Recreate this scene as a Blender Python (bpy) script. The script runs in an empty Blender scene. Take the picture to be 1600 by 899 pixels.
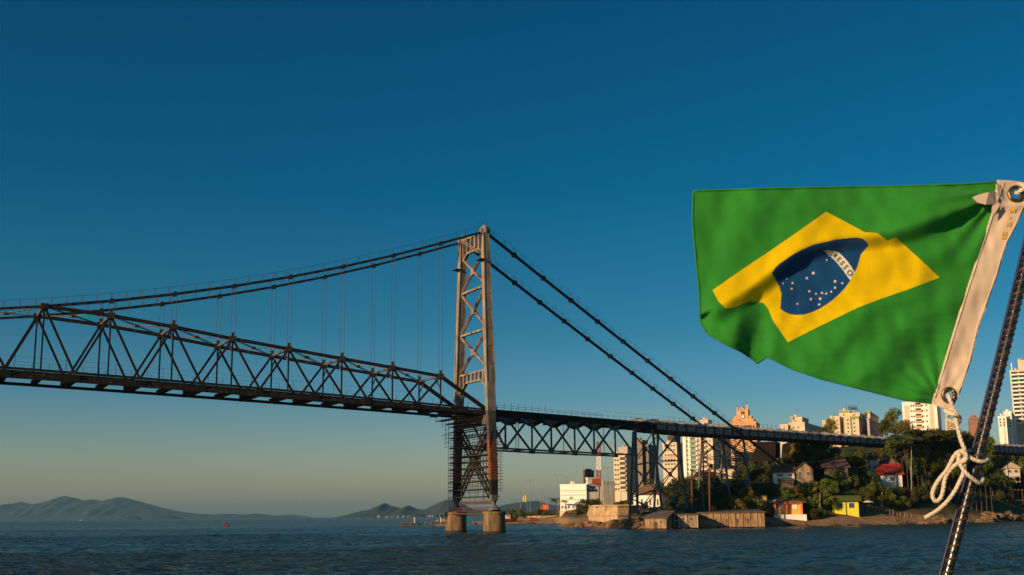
import bpy, bmesh, math, random
from mathutils import Vector, Matrix, noise
from mathutils.geometry import delaunay_2d_cdt
R = math.radians
sc = bpy.context.scene
COL = sc.collection

# ------------------------------------------------------------------ camera
F, PPX, PPY, PITCH, ROLL, CAMH = 1639.5, 800.0, 534.3, 0.1641, 0.0098, 3.95
cam = bpy.data.cameras.new('camera')
cam.sensor_width = 36.0
cam.lens = F / 1600 * 36
cam.shift_y = (PPY - 449.5) / 1600
cam.clip_start = 0.05
cam.clip_end = 90000
cam.dof.use_dof = True
cam.dof.focus_distance = 320
cam.dof.aperture_fstop = 22
camo = bpy.data.objects.new('camera', cam)
COL.objects.link(camo)
cp, sp, cr, sr = math.cos(PITCH), math.sin(PITCH), math.cos(ROLL), math.sin(ROLL)
U = Vector((0, -sp, cp)); FW = Vector((0, cp, sp)); XH = Vector((1, 0, 0))
right = XH * cr - U * sr
up = XH * sr + U * cr
camo.matrix_world = Matrix(((right.x, up.x, -FW.x, 0), (right.y, up.y, -FW.y, 0), (right.z, up.z, -FW.z, CAMH), (0, 0, 0, 1)))
sc.camera = camo


def ray(px, py):
    a, b = px - PPX, PPY - py
    x = a * cr + b * sr
    y = -a * sr + b * cr
    return Vector((x, F * cp - y * sp, F * sp + y * cp))


def at(px, py, Y):
    r = ray(px, py)
    return Vector((0, 0, CAMH)) + r * (Y / r.y)


def hor(px):
    return 806.35 - 0.0098 * (px - 800)


def proj(p):
    z = p.z - CAMH
    d = p.y * cp + z * sp
    u = -p.y * sp + z * cp
    x = F * p.x / d; y = F * u / d
    return PPX + x * cr - y * sr, PPY - (x * sr + y * cr)


# ------------------------------------------------------------------ sky, sun
SUN_AZ = math.atan2(-0.765, -0.644)      # measured from +Y towards +X
SUN_EL = R(16)
wd = bpy.data.worlds.new('World'); sc.world = wd; wd.use_nodes = True
nt = wd.node_tree
for n in list(nt.nodes): nt.nodes.remove(n)
sky = nt.nodes.new('ShaderNodeTexSky'); sky.sky_type = 'NISHITA'; sky.sun_disc = False
sky.sun_elevation = SUN_EL; sky.sun_rotation = SUN_AZ
tc = nt.nodes.new('ShaderNodeTexCoord'); sx = nt.nodes.new('ShaderNodeSeparateXYZ')
nt.links.new(tc.outputs['Generated'], sx.inputs[0])
rp = nt.nodes.new('ShaderNodeValToRGB')
nt.links.new(sx.outputs[2], rp.inputs[0])
SKYRAMP = [(0.0, (.80, .67, .60)), (0.05, (.57, .60, .60)), (0.11, (.215, .465, .63)), (0.175, (.072, .38, .53)),
           (0.30, (.0, .325, .49)), (0.46, (.0, .275, .45)), (1.0, (.03, .28, .45))]
els = rp.color_ramp.elements
while len(els) > 1: els.remove(els[0])
els[0].position = SKYRAMP[0][0]; els[0].color = (*SKYRAMP[0][1], 1)
SC_ = 1.0
for p, c in SKYRAMP[1:]:
    e = els.new(p); e.color = (*c, 1)
for e in els: e.color = (e.color[0] / SC_, e.color[1] / SC_, e.color[2] / SC_, 1)
mx = nt.nodes.new('ShaderNodeMix'); mx.data_type = 'RGBA'; mx.blend_type = 'MULTIPLY'; mx.inputs[0].default_value = 1
nt.links.new(sky.outputs[0], mx.inputs[6]); nt.links.new(rp.outputs[0], mx.inputs[7])
bg = nt.nodes.new('ShaderNodeBackground'); bg.inputs[1].default_value = 0.10 * SC_
nt.links.new(mx.outputs[2], bg.inputs[0])
wo = nt.nodes.new('ShaderNodeOutputWorld'); nt.links.new(bg.outputs[0], wo.inputs[0])
sl = bpy.data.lights.new('sun', 'SUN'); sl.energy = 5.0; sl.angle = R(0.55); sl.color = (1.0, 0.64, 0.34)
so = bpy.data.objects.new('sun', sl); COL.objects.link(so)
SUNV = Vector((math.sin(SUN_AZ) * math.cos(SUN_EL), math.cos(SUN_AZ) * math.cos(SUN_EL), math.sin(SUN_EL)))
so.rotation_euler = SUNV.to_track_quat('Z', 'Y').to_euler()
sc.view_settings.view_transform = 'Standard'
sc.view_settings.look = 'None'
sc.view_settings.exposure = 0.35
sc.cycles.max_bounces = 6
sc.cycles.transparent_max_bounces = 16
sc.cycles.volume_bounces = 0
sc.cycles.caustics_reflective = False
sc.cycles.caustics_refractive = False

# ------------------------------------------------------------------ materials
MATS = {}


def mat(name, col, rough=.8, metal=0, var=.25, scale=1.0, bump=0.0, col2=None, scale2=None, trans=0, spec=.3, stretch=None, objrand=0):
    if name in MATS: return MATS[name]
    m = bpy.data.materials.new(name); m.use_nodes = True
    t = m.node_tree; b = t.nodes['Principled BSDF']
    b.inputs['Roughness'].default_value = rough; b.inputs['Metallic'].default_value = metal
    b.inputs['Specular IOR Level'].default_value = spec
    tcn = t.nodes.new('ShaderNodeTexCoord'); mp = t.nodes.new('ShaderNodeMapping')
    t.links.new(tcn.outputs['Object'], mp.inputs[0])
    if stretch: mp.inputs['Scale'].default_value = stretch
    n1 = t.nodes.new('ShaderNodeTexNoise'); n1.inputs['Scale'].default_value = scale; n1.inputs['Detail'].default_value = 6
    n1.inputs['Roughness'].default_value = .65
    t.links.new(mp.outputs[0], n1.inputs['Vector'])
    r1 = t.nodes.new('ShaderNodeValToRGB')
    c2 = col2 if col2 else tuple(c * (1 - var) for c in col)
    c3 = tuple(min(1, c * (1 + var * .5)) for c in col)
    r1.color_ramp.elements[0].position = .32; r1.color_ramp.elements[0].color = (*c2, 1)
    r1.color_ramp.elements[1].position = .62; r1.color_ramp.elements[1].color = (*c3, 1)
    t.links.new(n1.outputs[0], r1.inputs[0])
    out = r1.outputs[0]
    if objrand:
        oi = t.nodes.new('ShaderNodeObjectInfo'); hs = t.nodes.new('ShaderNodeHueSaturation')
        mr = t.nodes.new('ShaderNodeMapRange'); mr.inputs[3].default_value = 1 - objrand; mr.inputs[4].default_value = 1 + objrand
        t.links.new(oi.outputs['Random'], mr.inputs[0]); t.links.new(mr.outputs[0], hs.inputs['Value'])
        t.links.new(out, hs.inputs['Color']); out = hs.outputs[0]
    t.links.new(out, b.inputs['Base Color'])
    if bump:
        bp = t.nodes.new('ShaderNodeBump'); bp.inputs['Strength'].default_value = bump; bp.inputs['Distance'].default_value = .3
        t.links.new(n1.outputs[0], bp.inputs['Height']); t.links.new(bp.outputs[0], b.inputs['Normal'])
    if trans:
        tr = t.nodes.new('ShaderNodeBsdfTranslucent'); ms = t.nodes.new('ShaderNodeMixShader'); ms.inputs[0].default_value = trans
        t.links.new(out, tr.inputs[0]); o = t.nodes['Material Output']
        t.links.new(b.outputs[0], ms.inputs[1]); t.links.new(tr.outputs[0], ms.inputs[2]); t.links.new(ms.outputs[0], o.inputs[0])
    MATS[name] = m
    return m


STEEL = mat('aged dark steel', (.013, .014, .015), .85, .0, col2=(.024, .016, .013), spec=.15, scale=1.3)
STEELB = mat('weathered blue grey steel', (.11, .125, .13), .65, col2=(.045, .04, .036), scale=.9)
CABLE = mat('tarred cable steel', (.022, .024, .027), .6, scale=2)
TOWERM = mat('tower grey paint', (.26, .228, .19), .75, col2=(.12, .085, .06), scale=.55, bump=.1, stretch=(1, 1, .35))
TDARK = mat('tower slate primer', (.075, .075, .078), .8, scale=.6, col2=(.045, .038, .033))
TRUST = mat('tower red lead primer', (.22, .075, .03), .8, scale=.5, col2=(.15, .055, .028))
TBLACK = mat('tower scorched steel', (.022, .018, .016), .85, scale=.5)
TPALE = mat('tower pale blue primer', (.11, .125, .13), .8, scale=.5)
SCAF = mat('scaffold tube', (.030, .025, .022), .7, scale=2)
SCAFR = mat('red oxide platform steel', (.10, .04, .034), .8, scale=1)
PIERC = mat('pier concrete', (.21, .14, .075), .9, scale=.8, col2=(.05, .038, .024), bump=.3, stretch=(1, 1, .3))
PIERW = mat('tide line growth', (.035, .03, .02), .9, scale=2)
ZINC = mat('galvanised sheet', (.50, .44, .38), .6, scale=.5, col2=(.22, .18, .15))
STEELS = mat('stained deck steel', (.012, .013, .014), .85, spec=.15, col2=(.012, .013, .014), scale=1.1, stretch=(1, 1, 2.2))
for n_ in STEELS.node_tree.nodes:
    if n_.type == 'VALTORGB':
        e_ = n_.color_ramp.elements; e_[0].position = .54; e_[1].position = .70; e_[0].color = (.012, .013, .014, 1); e_[1].color = (.11, .10, .085, 1)
        q_ = e_.new(.40); q_.color = (.030, .017, .012, 1)
BULB = mat('clamp steel', (.05, .04, .035), .7)
TANSTEEL = mat('tan gusset paint', (.22, .15, .08), .7)


# ------------------------------------------------------------------ mesh helpers
def link(o, parent=None):
    COL.objects.link(o)
    if parent: o.parent = parent
    return o


def tag(o, label=None, cat=None, group=None, kind=None):
    if label: o['label'] = label
    if cat: o['category'] = cat
    if group: o['group'] = group
    if kind: o['kind'] = kind
    return o


def thing(name, label, cat, loc=(0, 0, 0), group=None, rz=0):
    o = bpy.data.objects.new(name, None); o.location = loc; o.rotation_euler = (0, 0, rz)
    o.empty_display_size = .5
    COL.objects.link(o)
    return tag(o, label, cat, group)


class MB:
    def __init__(s): s.v = []; s.f = []; s.m = []

    def add(s, vs, fs, mi=0):
        o = len(s.v); s.v += [tuple(v) for v in vs]
        for f in fs: s.f.append(tuple(i + o for i in f)); s.m.append(mi)
        return s

    def hexa(s, c, mi=0):      # 8 corners: bottom 0-3 ccw, top 4-7
        return s.add(c, [(3, 2, 1, 0), (4, 5, 6, 7), (0, 1, 5, 4), (1, 2, 6, 5), (2, 3, 7, 6), (3, 0, 4, 7)], mi)

    def box(s, c, sz, mi=0, rz=0):
        cx, cy, cz = c; a, b, h = sz[0] / 2, sz[1] / 2, sz[2] / 2
        cc, ss = math.cos(rz), math.sin(rz)
        P = lambda x, y, z: (cx + x * cc - y * ss, cy + x * ss + y * cc, cz + z)
        return s.hexa([P(-a, -b, -h), P(a, -b, -h), P(a, b, -h), P(-a, b, -h), P(-a, -b, h), P(a, -b, h), P(a, b, h), P(-a, b, h)], mi)

    def beam(s, p0, p1, w, h, mi=0, side=None, w1=None, h1=None):
        p0 = Vector(p0); p1 = Vector(p1); d = (p1 - p0)
        if d.length < 1e-6: return s
        d.normalize()
        sd = Vector(side) if side else d.cross(Vector((0, 0, 1)))
        if sd.length < 1e-3: sd = Vector((1, 0, 0))
        sd = (sd - d * sd.dot(d)).normalized(); u = sd.cross(d).normalized()
        w1 = w if w1 is None else w1; h1 = h if h1 is None else h1
        q = lambda p, a, b, W, H: p + sd * a * W / 2 + u * b * H / 2
        return s.hexa([q(p0, -1, -1, w, h), q(p0, 1, -1, w, h), q(p0, 1, 1, w, h), q(p0, -1, 1, w, h),
                       q(p1, -1, -1, w1, h1), q(p1, 1, -1, w1, h1), q(p1, 1, 1, w1, h1), q(p1, -1, 1, w1, h1)], mi)

    def tube(s, pts, r, n=8, mi=0, caps=True, rs=None):
        pts = [Vector(p) for p in pts]; o = len(s.v); prev = None
        for i, p in enumerate(pts):
            d = (pts[min(i + 1, len(pts) - 1)] - pts[max(i - 1, 0)]).normalized()
            if prev is None:
                a = d.cross(Vector((0, 0, 1)))
                if a.length < 1e-3: a = d.cross(Vector((0, 1, 0)))
            else: a = prev - d * prev.dot(d)
            a.normalize(); prev = a; b = d.cross(a)
            rr = rs[i] if rs else r
            for k in range(n):
                t = 2 * math.pi * k / n
                s.v.append(tuple(p + a * math.cos(t) * rr + b * math.sin(t) * rr))
        for i in range(len(pts) - 1):
            for k in range(n):
                s.f.append((o + i * n + k, o + i * n + (k + 1) % n, o + (i + 1) * n + (k + 1) % n, o + (i + 1) * n + k)); s.m.append(mi)
        if caps:
            s.f.append(tuple(o + k for k in range(n))[::-1]); s.m.append(mi)
            s.f.append(tuple(o + (len(pts) - 1) * n + k for k in range(n))); s.m.append(mi)
        return s

    def mesh(s, name, mats, off=(0, 0, 0), smooth=False):
        me = bpy.data.meshes.new(name)
        off = Vector(off)
        me.from_pydata([tuple(Vector(v) - off) for v in s.v], [], s.f)
        for m in (mats if isinstance(mats, (list, tuple)) else [mats]): me.materials.append(m)
        me.polygons.foreach_set('material_index', s.m)
        if smooth: me.polygons.foreach_set('use_smooth', [True] * len(s.f))
        me.update()
        return me

    def build(s, name, mats, parent=None, smooth=False, loc=None, kind=None, label=None):
        """geometry is given in world coordinates"""
        if parent is not None:
            P = parent; off = Vector((0, 0, 0))
            while P is not None: off += Vector(P.location); P = P.parent
            rel = (0, 0, 0)
        else:
            off = Vector(loc) if loc is not None else Vector((0, 0, 0)); rel = off
        o = bpy.data.objects.new(name, s.mesh(name, mats, off, smooth)); o.location = rel
        link(o, parent)
        if kind: o['kind'] = kind
        if label: o['label'] = label
        return o


def piece(name, me, parent, mtx, label=None, kind=None):
    """object from shared mesh placed by a world matrix under a parent that has only a location"""
    o = bpy.data.objects.new(name, me); link(o, parent)
    off = Vector((0, 0, 0)); P = parent
    while P is not None: off += Vector(P.location); P = P.parent
    m = mtx.copy(); m.translation = m.translation - off
    o.matrix_local = m
    if label: o['label'] = label
    if kind: o['kind'] = kind
    return o


def frame(o, x, y, z):
    return Matrix(((x.x, y.x, z.x, o.x), (x.y, y.y, z.y, o.y), (x.z, y.z, z.z, o.z), (0, 0, 0, 1)))


def interp(tab, x):
    if x <= tab[0][0]: return tab[0][1]
    for (a, b), (c, d) in zip(tab, tab[1:]):
        if x <= c: return b + (d - b) * (x - a) / (c - a)
    return tab[-1][1]


def interp_s(tab, x):       # extrapolating
    if x < tab[0][0]:
        (a, b), (c, d) = tab[0], tab[1]
    elif x > tab[-1][0]:
        (a, b), (c, d) = tab[-2], tab[-1]
    else: return interp(tab, x)
    return b + (d - b) * (x - a) / (c - a)


# ------------------------------------------------------------------ bridge axes
AZ, TX, TY = .5345, -9.528, 259.06
W, PAN, S0 = 11.83, 12.483, .224
UX = Vector((math.cos(AZ), math.sin(AZ), 0)); TN = Vector((math.sin(AZ), -math.cos(AZ), 0))
T0 = Vector((TX, TY, 0))
HTOP = [36.86, 38.13, 39.38, 40.70, 42.02, 43.59, 44.87, 45.64]


def bp(s, t, z): return T0 + UX * s + TN * t + Vector((0, 0, z))


def on_plane(px, py, t, ux=UX, tn=TN, o=T0):
    """(s, z) where the pixel's ray meets the vertical plane t"""
    r = ray(px, py); c = Vector((0, 0, CAMH)); q = o + tn * t
    k = (q - c).dot(tn) / r.dot(tn)
    p = c + r * k
    return (p - o).dot(ux), p.z


# deck band of the suspended span, read on the near truss plane
DT = sorted(on_plane(x, y, W / 2) for x, y in [(0, 572.7), (112, 580.5), (210, 588.5), (351, 600.2), (487, 612.5), (613, 625.5), (700, 633), (735, 636)])
DB = sorted(on_plane(x, y, W / 2) for x, y in [(0, 589.7), (112, 597.5), (340, 613.8), (487, 626.5), (613, 636), (735, 646)])


def fit2(tab):
    # quadratic least squares
    import numpy as np
    a = np.array(tab); c = np.polyfit(a[:, 0], a[:, 1], 2)
    return lambda s: float(c[0] * s * s + c[1] * s + c[2])


zt_, zb_ = fit2(DT), fit2(DB)
SEND = -172


def zt(s): return zt_(max(s, -130)) if s < -130 else zt_(s)


def zb(s): return zb_(max(s, -130)) if s < -130 else zb_(s)


def knode(k): return -PAN * k + S0


# cable: parabola through tower top and truss peak
ZT = 74.2
ZM = [HTOP[7]]
sj = knode(8)
L2 = 170.0
cc_ = (ZT - HTOP[7]) / (L2 ** 2 - (L2 + sj) ** 2)
zmin = ZT - cc_ * L2 ** 2


def zcable(s): return zmin + cc_ * (s + L2) ** 2


def ztop(k):
    if k <= 8: return interp_s([(i + 1, h) for i, h in enumerate(HTOP)], k)
    return zcable(knode(k))


# ------------------------------------------------------------------ suspended span
span = thing('suspended_truss_span', 'dark steel truss span of the suspension bridge, running from the left edge to the tower', 'bridge span', bp(0, 0, 0))
# floor, stringers
m = MB()
ks = [-0.0 + i * .5 for i in range(0, 28)]
for a, b in zip(ks, ks[1:]):
    s0, s1 = knode(a), knode(b)
    m.beam(bp(s0, 0, zt(s0) - .55), bp(s1, 0, zt(s1) - .55), W - 1.6, .25, side=TN)
m.build('deck_floor', STEEL, span)
for t, nm in ((W / 2, 'near'), (-W / 2, 'far')):
    for i, (a, b) in enumerate(zip(ks, ks[1:])):
        s0, s1 = knode(a), knode(b)
        d0, d1 = zt(s0) - zb(s0), zt(s1) - zb(s1)
        MB().beam(bp(s0, t, zt(s0) - .2), bp(s1, t, zt(s1) - .2), .55, .42, side=TN).build('deck_rail_girder', STEELS, span)
        mb = MB()
        if t > 0:
            mb.beam(bp(s0, t - .1, zt(s0) - .5 - d0 * .3), bp(s1, t - .1, zt(s1) - .5 - d1 * .3), .3, d0 * .45, side=TN, h1=d1 * .45)
        mb.beam(bp(s0, t, zb(s0) + .3), bp(s1, t, zb(s1) + .3), .5, .6, side=TN)
        mb.build('bottom_chord', STEELS, span)
        if i % 2 == 0 and i:
            pass
# floor beams and hanging brackets at each half panel
for i, k in enumerate(ks):
    s = knode(k)
    MB().beam(bp(s, -W / 2, zb(s) + .55), bp(s, W / 2, zb(s) + .55), .9, 1.0, side=UX).build('floor_beam', STEEL, span)
    if i % 2 == 1:
        for t in (-W / 2, W / 2):
            MB().box(bp(s, t, zb(s) + .75), (2.0, .62, 1.5), rz=AZ).build('gusset_plate', STEEL, span)
# trusses
kmax = 13
for t in (W / 2, -W / 2):
    for k in range(1, kmax):
        s = knode(k); z = ztop(k)
        if k < kmax - 1:
            s1 = knode(k + 1); z1 = ztop(k + 1)
            if k < 8: MB().beam(bp(s, t, z), bp(s1, t, z1), .5, .68, side=TN).build('top_chord', STEELS, span)
        sb0, sb1 = knode(k - .5), knode(k + .5)
        MB().beam(bp(s, t, z), bp(s, t, zt(s) - .3), .30, .30, side=TN).build('vertical', STEEL, span)
        if k == 1:
            MB().beam(bp(s, t, z), bp(knode(0), t, zt(0) - .2), .62, .85, side=TN).build('end_post', STEEL, span)
            sm = knode(.45); zm = z + (zt(0) - z) * .55
            MB().beam(bp(sm, t, zm), bp(sb0 - 1.5, t, zt(sb0)), .3, .3, side=TN).build('diagonal', STEEL, span)
        else:
            MB().beam(bp(s, t, z), bp(sb0, t, zt(sb0) - .4), .34, .44, side=TN).build('diagonal', STEEL, span)
        MB().beam(bp(s, t, z), bp(sb1, t, zt(sb1) - .4), .34, .44, side=TN).build('diagonal', STEEL, span)
        MB().box(bp(s, t, z), (1.5, .72, 1.15), rz=AZ).build('node_plate', BULB, span)
        if k < 8: MB().box(bp(s, t, z + .9), (.55, .5, .9), rz=AZ).build('hanger_socket', BULB, span)
# top lateral bracing
def lattice(mb, a, b, w, side, n, th=.07):
    a = Vector(a); b = Vector(b); d = (b - a).normalized(); sd = Vector(side); sd = (sd - d * sd.dot(d)).normalized()
    mb.beam(a + sd * w / 2, b + sd * w / 2, th * 1.5, th * 1.5); mb.beam(a - sd * w / 2, b - sd * w / 2, th * 1.5, th * 1.5)
    for i in range(n):
        p = a + (b - a) * (i / n); q = a + (b - a) * ((i + 1) / n); g = 1 if i % 2 else -1
        mb.beam(p + sd * w / 2 * g, q - sd * w / 2 * g, th, th)


for k in range(1, kmax - 1):
    s, z = knode(k), ztop(k); s1, z1 = knode(k + 1), ztop(k + 1)
    mb = MB(); mb.beam(bp(s, -W / 2, z), bp(s, W / 2, z), .5, .45, side=UX)
    for g in (-1, 1): mb.beam(bp(s, g * W / 2, z - 3.0), bp(s, g * (W / 2 - 3.2), z - .1), .22, .25)
    mb.build('top_strut', STEELB, span)
    for g in (-1, 1):
        mb = MB(); lattice(mb, bp(s, -g * W / 2, z), bp(s1, g * W / 2, z1), .55, UX, 26)
        mb.build('lateral_brace', STEELB, span)
    MB().box(bp((s + s1) / 2, 0, (z + z1) / 2), (1.0, 1.0, .55), rz=AZ).build('brace_plate', TANSTEEL, span)
# walkway handrail on the deck
for t in (W / 2 + .1, -W / 2):
    mb = MB()
    for i in range(52):
        s = -i * 3.1 - 2
        mb.beam(bp(s, t, zt(s)), bp(s, t, zt(s) + (2.3 if i % 3 == 0 else 1.1)), .07, .07)
    for h in (1.1, 2.1):
        for i in range(51):
            s, s1 = -i * 3.1 - 2, -(i + 1) * 3.1 - 2
            mb.beam(bp(s, t, zt(s) + h), bp(s1, t, zt(s1) + h), .03, .03)
    mb.build('handrail', STEEL, span, kind='stuff')

# ------------------------------------------------------------------ approach viaduct axis
AV = .75
VX = Vector((math.cos(AV), math.sin(AV), 0)); VN = Vector((math.sin(AV), -math.cos(AV), 0))
WV = 7.2


def vp(s, t, z): return T0 + VX * s + VN * t + Vector((0, 0, z))


def vpl(px, py, t): return on_plane(px, py, t, VX, VN, T0)


def sv(px, t=WV / 2): return vpl(px, 650, t)[0]


VT = [(vpl(x, y, WV / 2)) for x, y in [(779, 641), (850, 646.5), (930, 653), (990, 658), (1018, 659.5), (1100, 666), (1209, 674), (1275, 678.5), (1340, 683), (1400, 687.5), (1470, 692), (1560, 696), (1640, 701)]]
VB = [(vpl(x, y, WV / 2)) for x, y in [(779, 655), (850, 658.5), (930, 664), (990, 669), (1018, 672.5), (1100, 680), (1209, 686), (1275, 690), (1340, 694), (1400, 698), (1470, 703), (1560, 708), (1640, 713)]]
vzt = lambda s: interp_s(VT, s)
vzb = lambda s: interp_s(VB, s)

# ------------------------------------------------------------------ cables
def cable(t, label):
    c = thing('suspension_cable', label, 'bridge cable', bp(0, t, ZT))
    ns = [0.6] + [knode(k) for k in range(1, 15)]
    zz = [ZT] + [zcable(knode(k)) for k in range(1, 15)]
    for i in range(len(ns) - 1):
        MB().beam(bp(ns[i], t, zz[i]), bp(ns[i + 1], t, zz[i + 1]), .36, .54 if i < 8 else .46, side=TN).build('eyebar', CABLE, c)
        if i: MB().tube([bp(ns[i], t - .42, zz[i]), bp(ns[i], t + .42, zz[i])], .52, 10).build('pin', CABLE, c)
        if i and i < 8:
            mb = MB()
            for g in (-.45, .45): mb.tube([bp(ns[i] + g, t, zz[i]), bp(ns[i] + g, t, ztop(i) + 1)], .055, 5)
            mb.build('hanger', CABLE, c)
    # backstay
    pe = (1238, 739) if t > 0 else (1168, 718)
    se, ze = vpl(*pe, WV / 2 + .6 if t > 0 else -WV / 2 - .6)
    end = vp(se, WV / 2 + .6 if t > 0 else -WV / 2 - .6, ze)
    st = bp(-.4, t, ZT)
    N = 13
    pts = [st + (end - st) * (i / N) for i in range(N + 1)]
    for i in range(N + 1):
        u = i / N; pts[i] = pts[i] - Vector((0, 0, 4 * u * (1 - u) * .5))
    side = (end - st).cross(Vector((0, 0, 1))).normalized()
    for i in range(N):
        MB().beam(pts[i], pts[i + 1], .42, .70, side=side).build('backstay_eyebar', CABLE, c)
        if i: MB().tube([pts[i] - side * .45, pts[i] + side * .45], .66, 10).build('pin', CABLE, c)
    # catwalk posts and rope
    mb = MB()
    def posts(path, n, h):
        prev = None
        for i in range(n + 1):
            u = i / n * (len(path) - 1); a = int(min(u, len(path) - 2)); p = path[a] + (path[a + 1] - path[a]) * (u - a)
            for g in (-.4, .4):
                q = p + side * g
                mb.beam(q, q + Vector((0, 0, h)), .085, .085)
                if prev is not None: mb.beam(prev + side * g + Vector((0, 0, h)), q + Vector((0, 0, h)), .028, .028)
            prev = p
    posts([bp(s, t, z) for s, z in zip(ns, zz)], 62, 1.6)
    posts(pts, 40, 1.7)
    mb.build('catwalk_rail', CABLE, c, kind='stuff')
    # saddle
    MB().box(bp(0, t, ZT - .2), (2.6, 1.1, 1.3), rz=AZ).build('saddle', TOWERM, c)
    return c


cable(W / 2, 'nearer main cable of the bridge, the upper dark line over the tower top')
cable(-W / 2, 'farther main cable of the bridge, lower dark line passing behind the nearer cable')

# ------------------------------------------------------------------ tower
tower = thing('bridge_tower', 'tall riveted steel suspension tower, tan above and primer red and dark below', 'bridge tower', bp(0, 0, 8))
WB = 19.8
ZBASE = 8.1
def tleg(g, z):   # centre t of the leg
    u = (z - 0) / ZT
    return g * (WB / 2 + (W / 2 - WB / 2) * u)
def lw(z): return interp([(8, 1.7), (33, 2.3), (48, 2.2), (73, 1.55)], z)
for g in (1, -1):
    mb = MB()
    zs = [(9.8, 2), (11.6, 3), (17.5, 2), (26.0, 1), (31.6, 4), (36.2, 0), (42, 0), (50, 0), (58, 0), (66, 0), (74.4, 0)]
    prevz = 9.8
    lastm = 4
    segs = [(7.6, 8.8, 4), (8.8, 12.3, 3), (12.3, 21.8, 2), (21.8, 28.9, 1), (28.9, 33.8, 5), (33.8, 48.0, 0), (48, 60, 0), (60, 73.6, 0)]
    for z0, z1, mi in segs:
        a0, a1 = lw(z0), lw(z1); b0 = 1.25; n = 1
        for z, zz_ in ((z0, z1),):
            c0, c1 = tleg(g, z), tleg(g, zz_)
            q = []
            for (z_, c_, a_) in ((z, c0, a0), (zz_, c1, a1)):
                for su, st_ in ((-1, -1), (-1, 1), (1, 1), (1, -1)):
                    q.append(bp(su * a_ / 2, c_ + st_ * b0 / 2, z_))
            mb.hexa([q[0], q[3], q[2], q[1], q[4], q[7], q[6], q[5]], mi)
    # flange ribs on the leg edges
    for su in (-1, 1):
        for st_ in (-1, 1):
            for z0, z1 in ((36.1, 73.3),):
                mb.beam(bp(su * (lw(z0) / 2), tleg(g, z0) + st_ * .64, z0), bp(su * (lw(z1) / 2), tleg(g, z1) + st_ * .64, z1), .14, .14, 0)
    for z in (40.5, 45, 49.4, 54, 58.2, 62.6, 67):
        mb.box(bp(0, tleg(g, z), z), (lw(z) + .16, 1.38, .28), 0, rz=AZ)
    mb.build('leg', [TOWERM, TDARK, TRUST, TBLACK, TPALE, mat('tower blue grey coat', (.20, .20, .19), .75, scale=.5, col2=(.13, .12, .11))], tower)
    mb = MB()
    c = tleg(g, 9)
    prof = [(6.3, 1.3), (6.7, 1.1), (7.1, 1.2), (7.7, 2.0)]
    for (z0, r0), (z1, r1) in zip(prof, prof[1:]):
        mb.tube([bp(0, c, z0), bp(0, c, z1)], r0 / 2, 10, rs=[r0 / 2, r1 / 2])
    mb.build('rocker_shoe', TPALE, tower)
    mb = MB(); mb.tube([bp(0, tleg(g, ZT), 73.6), bp(0, tleg(g, ZT), 75.0), bp(0, tleg(g, ZT), 75.5)], .9, 12, rs=[.85, .95, .6]); mb.build('leg_cap', TOWERM, tower)
    for gs, zz_ in ((-1, 66.5),):
        MB().box(bp(-1.4, tleg(g, zz_), zz_), (1.6, 2.2, .25), rz=AZ).build('work_platform', STEEL, tower)

def tz(px, py):  # height of a pixel in the tower's own plane (s=0)
    r = ray(px, py); c = Vector((0, 0, CAMH)); k = (T0 - c).dot(UX) / r.dot(UX); p = c + r * k
    return p.z

Z_top_p, Z_bot_p = tz(737, 370), tz(735, 400)
def strut(z, w=.55, h=.8, mi=TOWERM, name='cross_strut'):
    MB().beam(bp(0, tleg(-1, z) + .6, z), bp(0, tleg(1, z) - .6, z), h, w, side=UX).build(name, mi, tower)
zN = [tz(736, 398), tz(736, 455), tz(737, 521), tz(738, 583)]
for z in zN[1:3]: strut(z)
for a, b in zip(zN, zN[1:]):
    for g in (-1, 1):
        p, q = bp(0, tleg(-g, a) + g * .6, a - .4), bp(0, tleg(g, b) - g * .6, b + .5)
        mb = MB()
        if g > 0: mb.beam(p, q, .7, .42, side=UX)
        else:
            lattice(mb, p, q, .75, UX, 22, .1)
            lattice(mb, p, q, .4, (q - p).cross(UX), 22, .09)
        mb.build('cross_brace', TOWERM, tower)
    zc = (a + b) / 2
    MB().box(bp(0, 0, zc), (.8, 1.5, 1.6), rz=AZ).build('gusset_plate', TOWERM, tower)

def portal(z0, z1, n, arch, mats=TOWERM):
    """open webbed portal between the legs: top and bottom chords with posts, bottom haunches"""
    mb = MB(); tl = tleg(1, z1) - .6
    mb.beam(bp(0, -tl, z1 - .25), bp(0, tl, z1 - .25), .8, .5, side=UX)
    tw = tl * .55
    pts = [(-tl, z0 - arch), (-tw, z0), (tw, z0), (tl, z0 - arch)]
    for a, b in zip(pts, pts[1:]): mb.beam(bp(0, a[0], a[1]), bp(0, b[0], b[1]), .8, .5, side=UX)
    for i in range(n + 1):
        t = -tl + 2 * tl * i / n
        zz0 = z0 if abs(t) < tw else z0 - arch * (abs(t) - tw) / (tl - tw)
        mb.beam(bp(0, t, zz0), bp(0, t, z1 - .3), .7, .5, side=UX)
    mb.build('portal_frame', mats, tower)
zp1 = tz(738, 582); zp0 = tz(740, 597)
portal(zp0 + .1, zp1, 7, 2.4)
portal(tz(738, 396) + .4, tz(737, 371) + .3, 5, 1.6)
lattice_ = MB(); lattice(lattice_, bp(-1.0, -3.6, tz(737, 375)), bp(-1.0, 4.4, tz(745, 398)), .6, (0, 0, 1), 14, .12)
lattice_.build('diagonal_ladder', TOWERM, tower)
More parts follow.
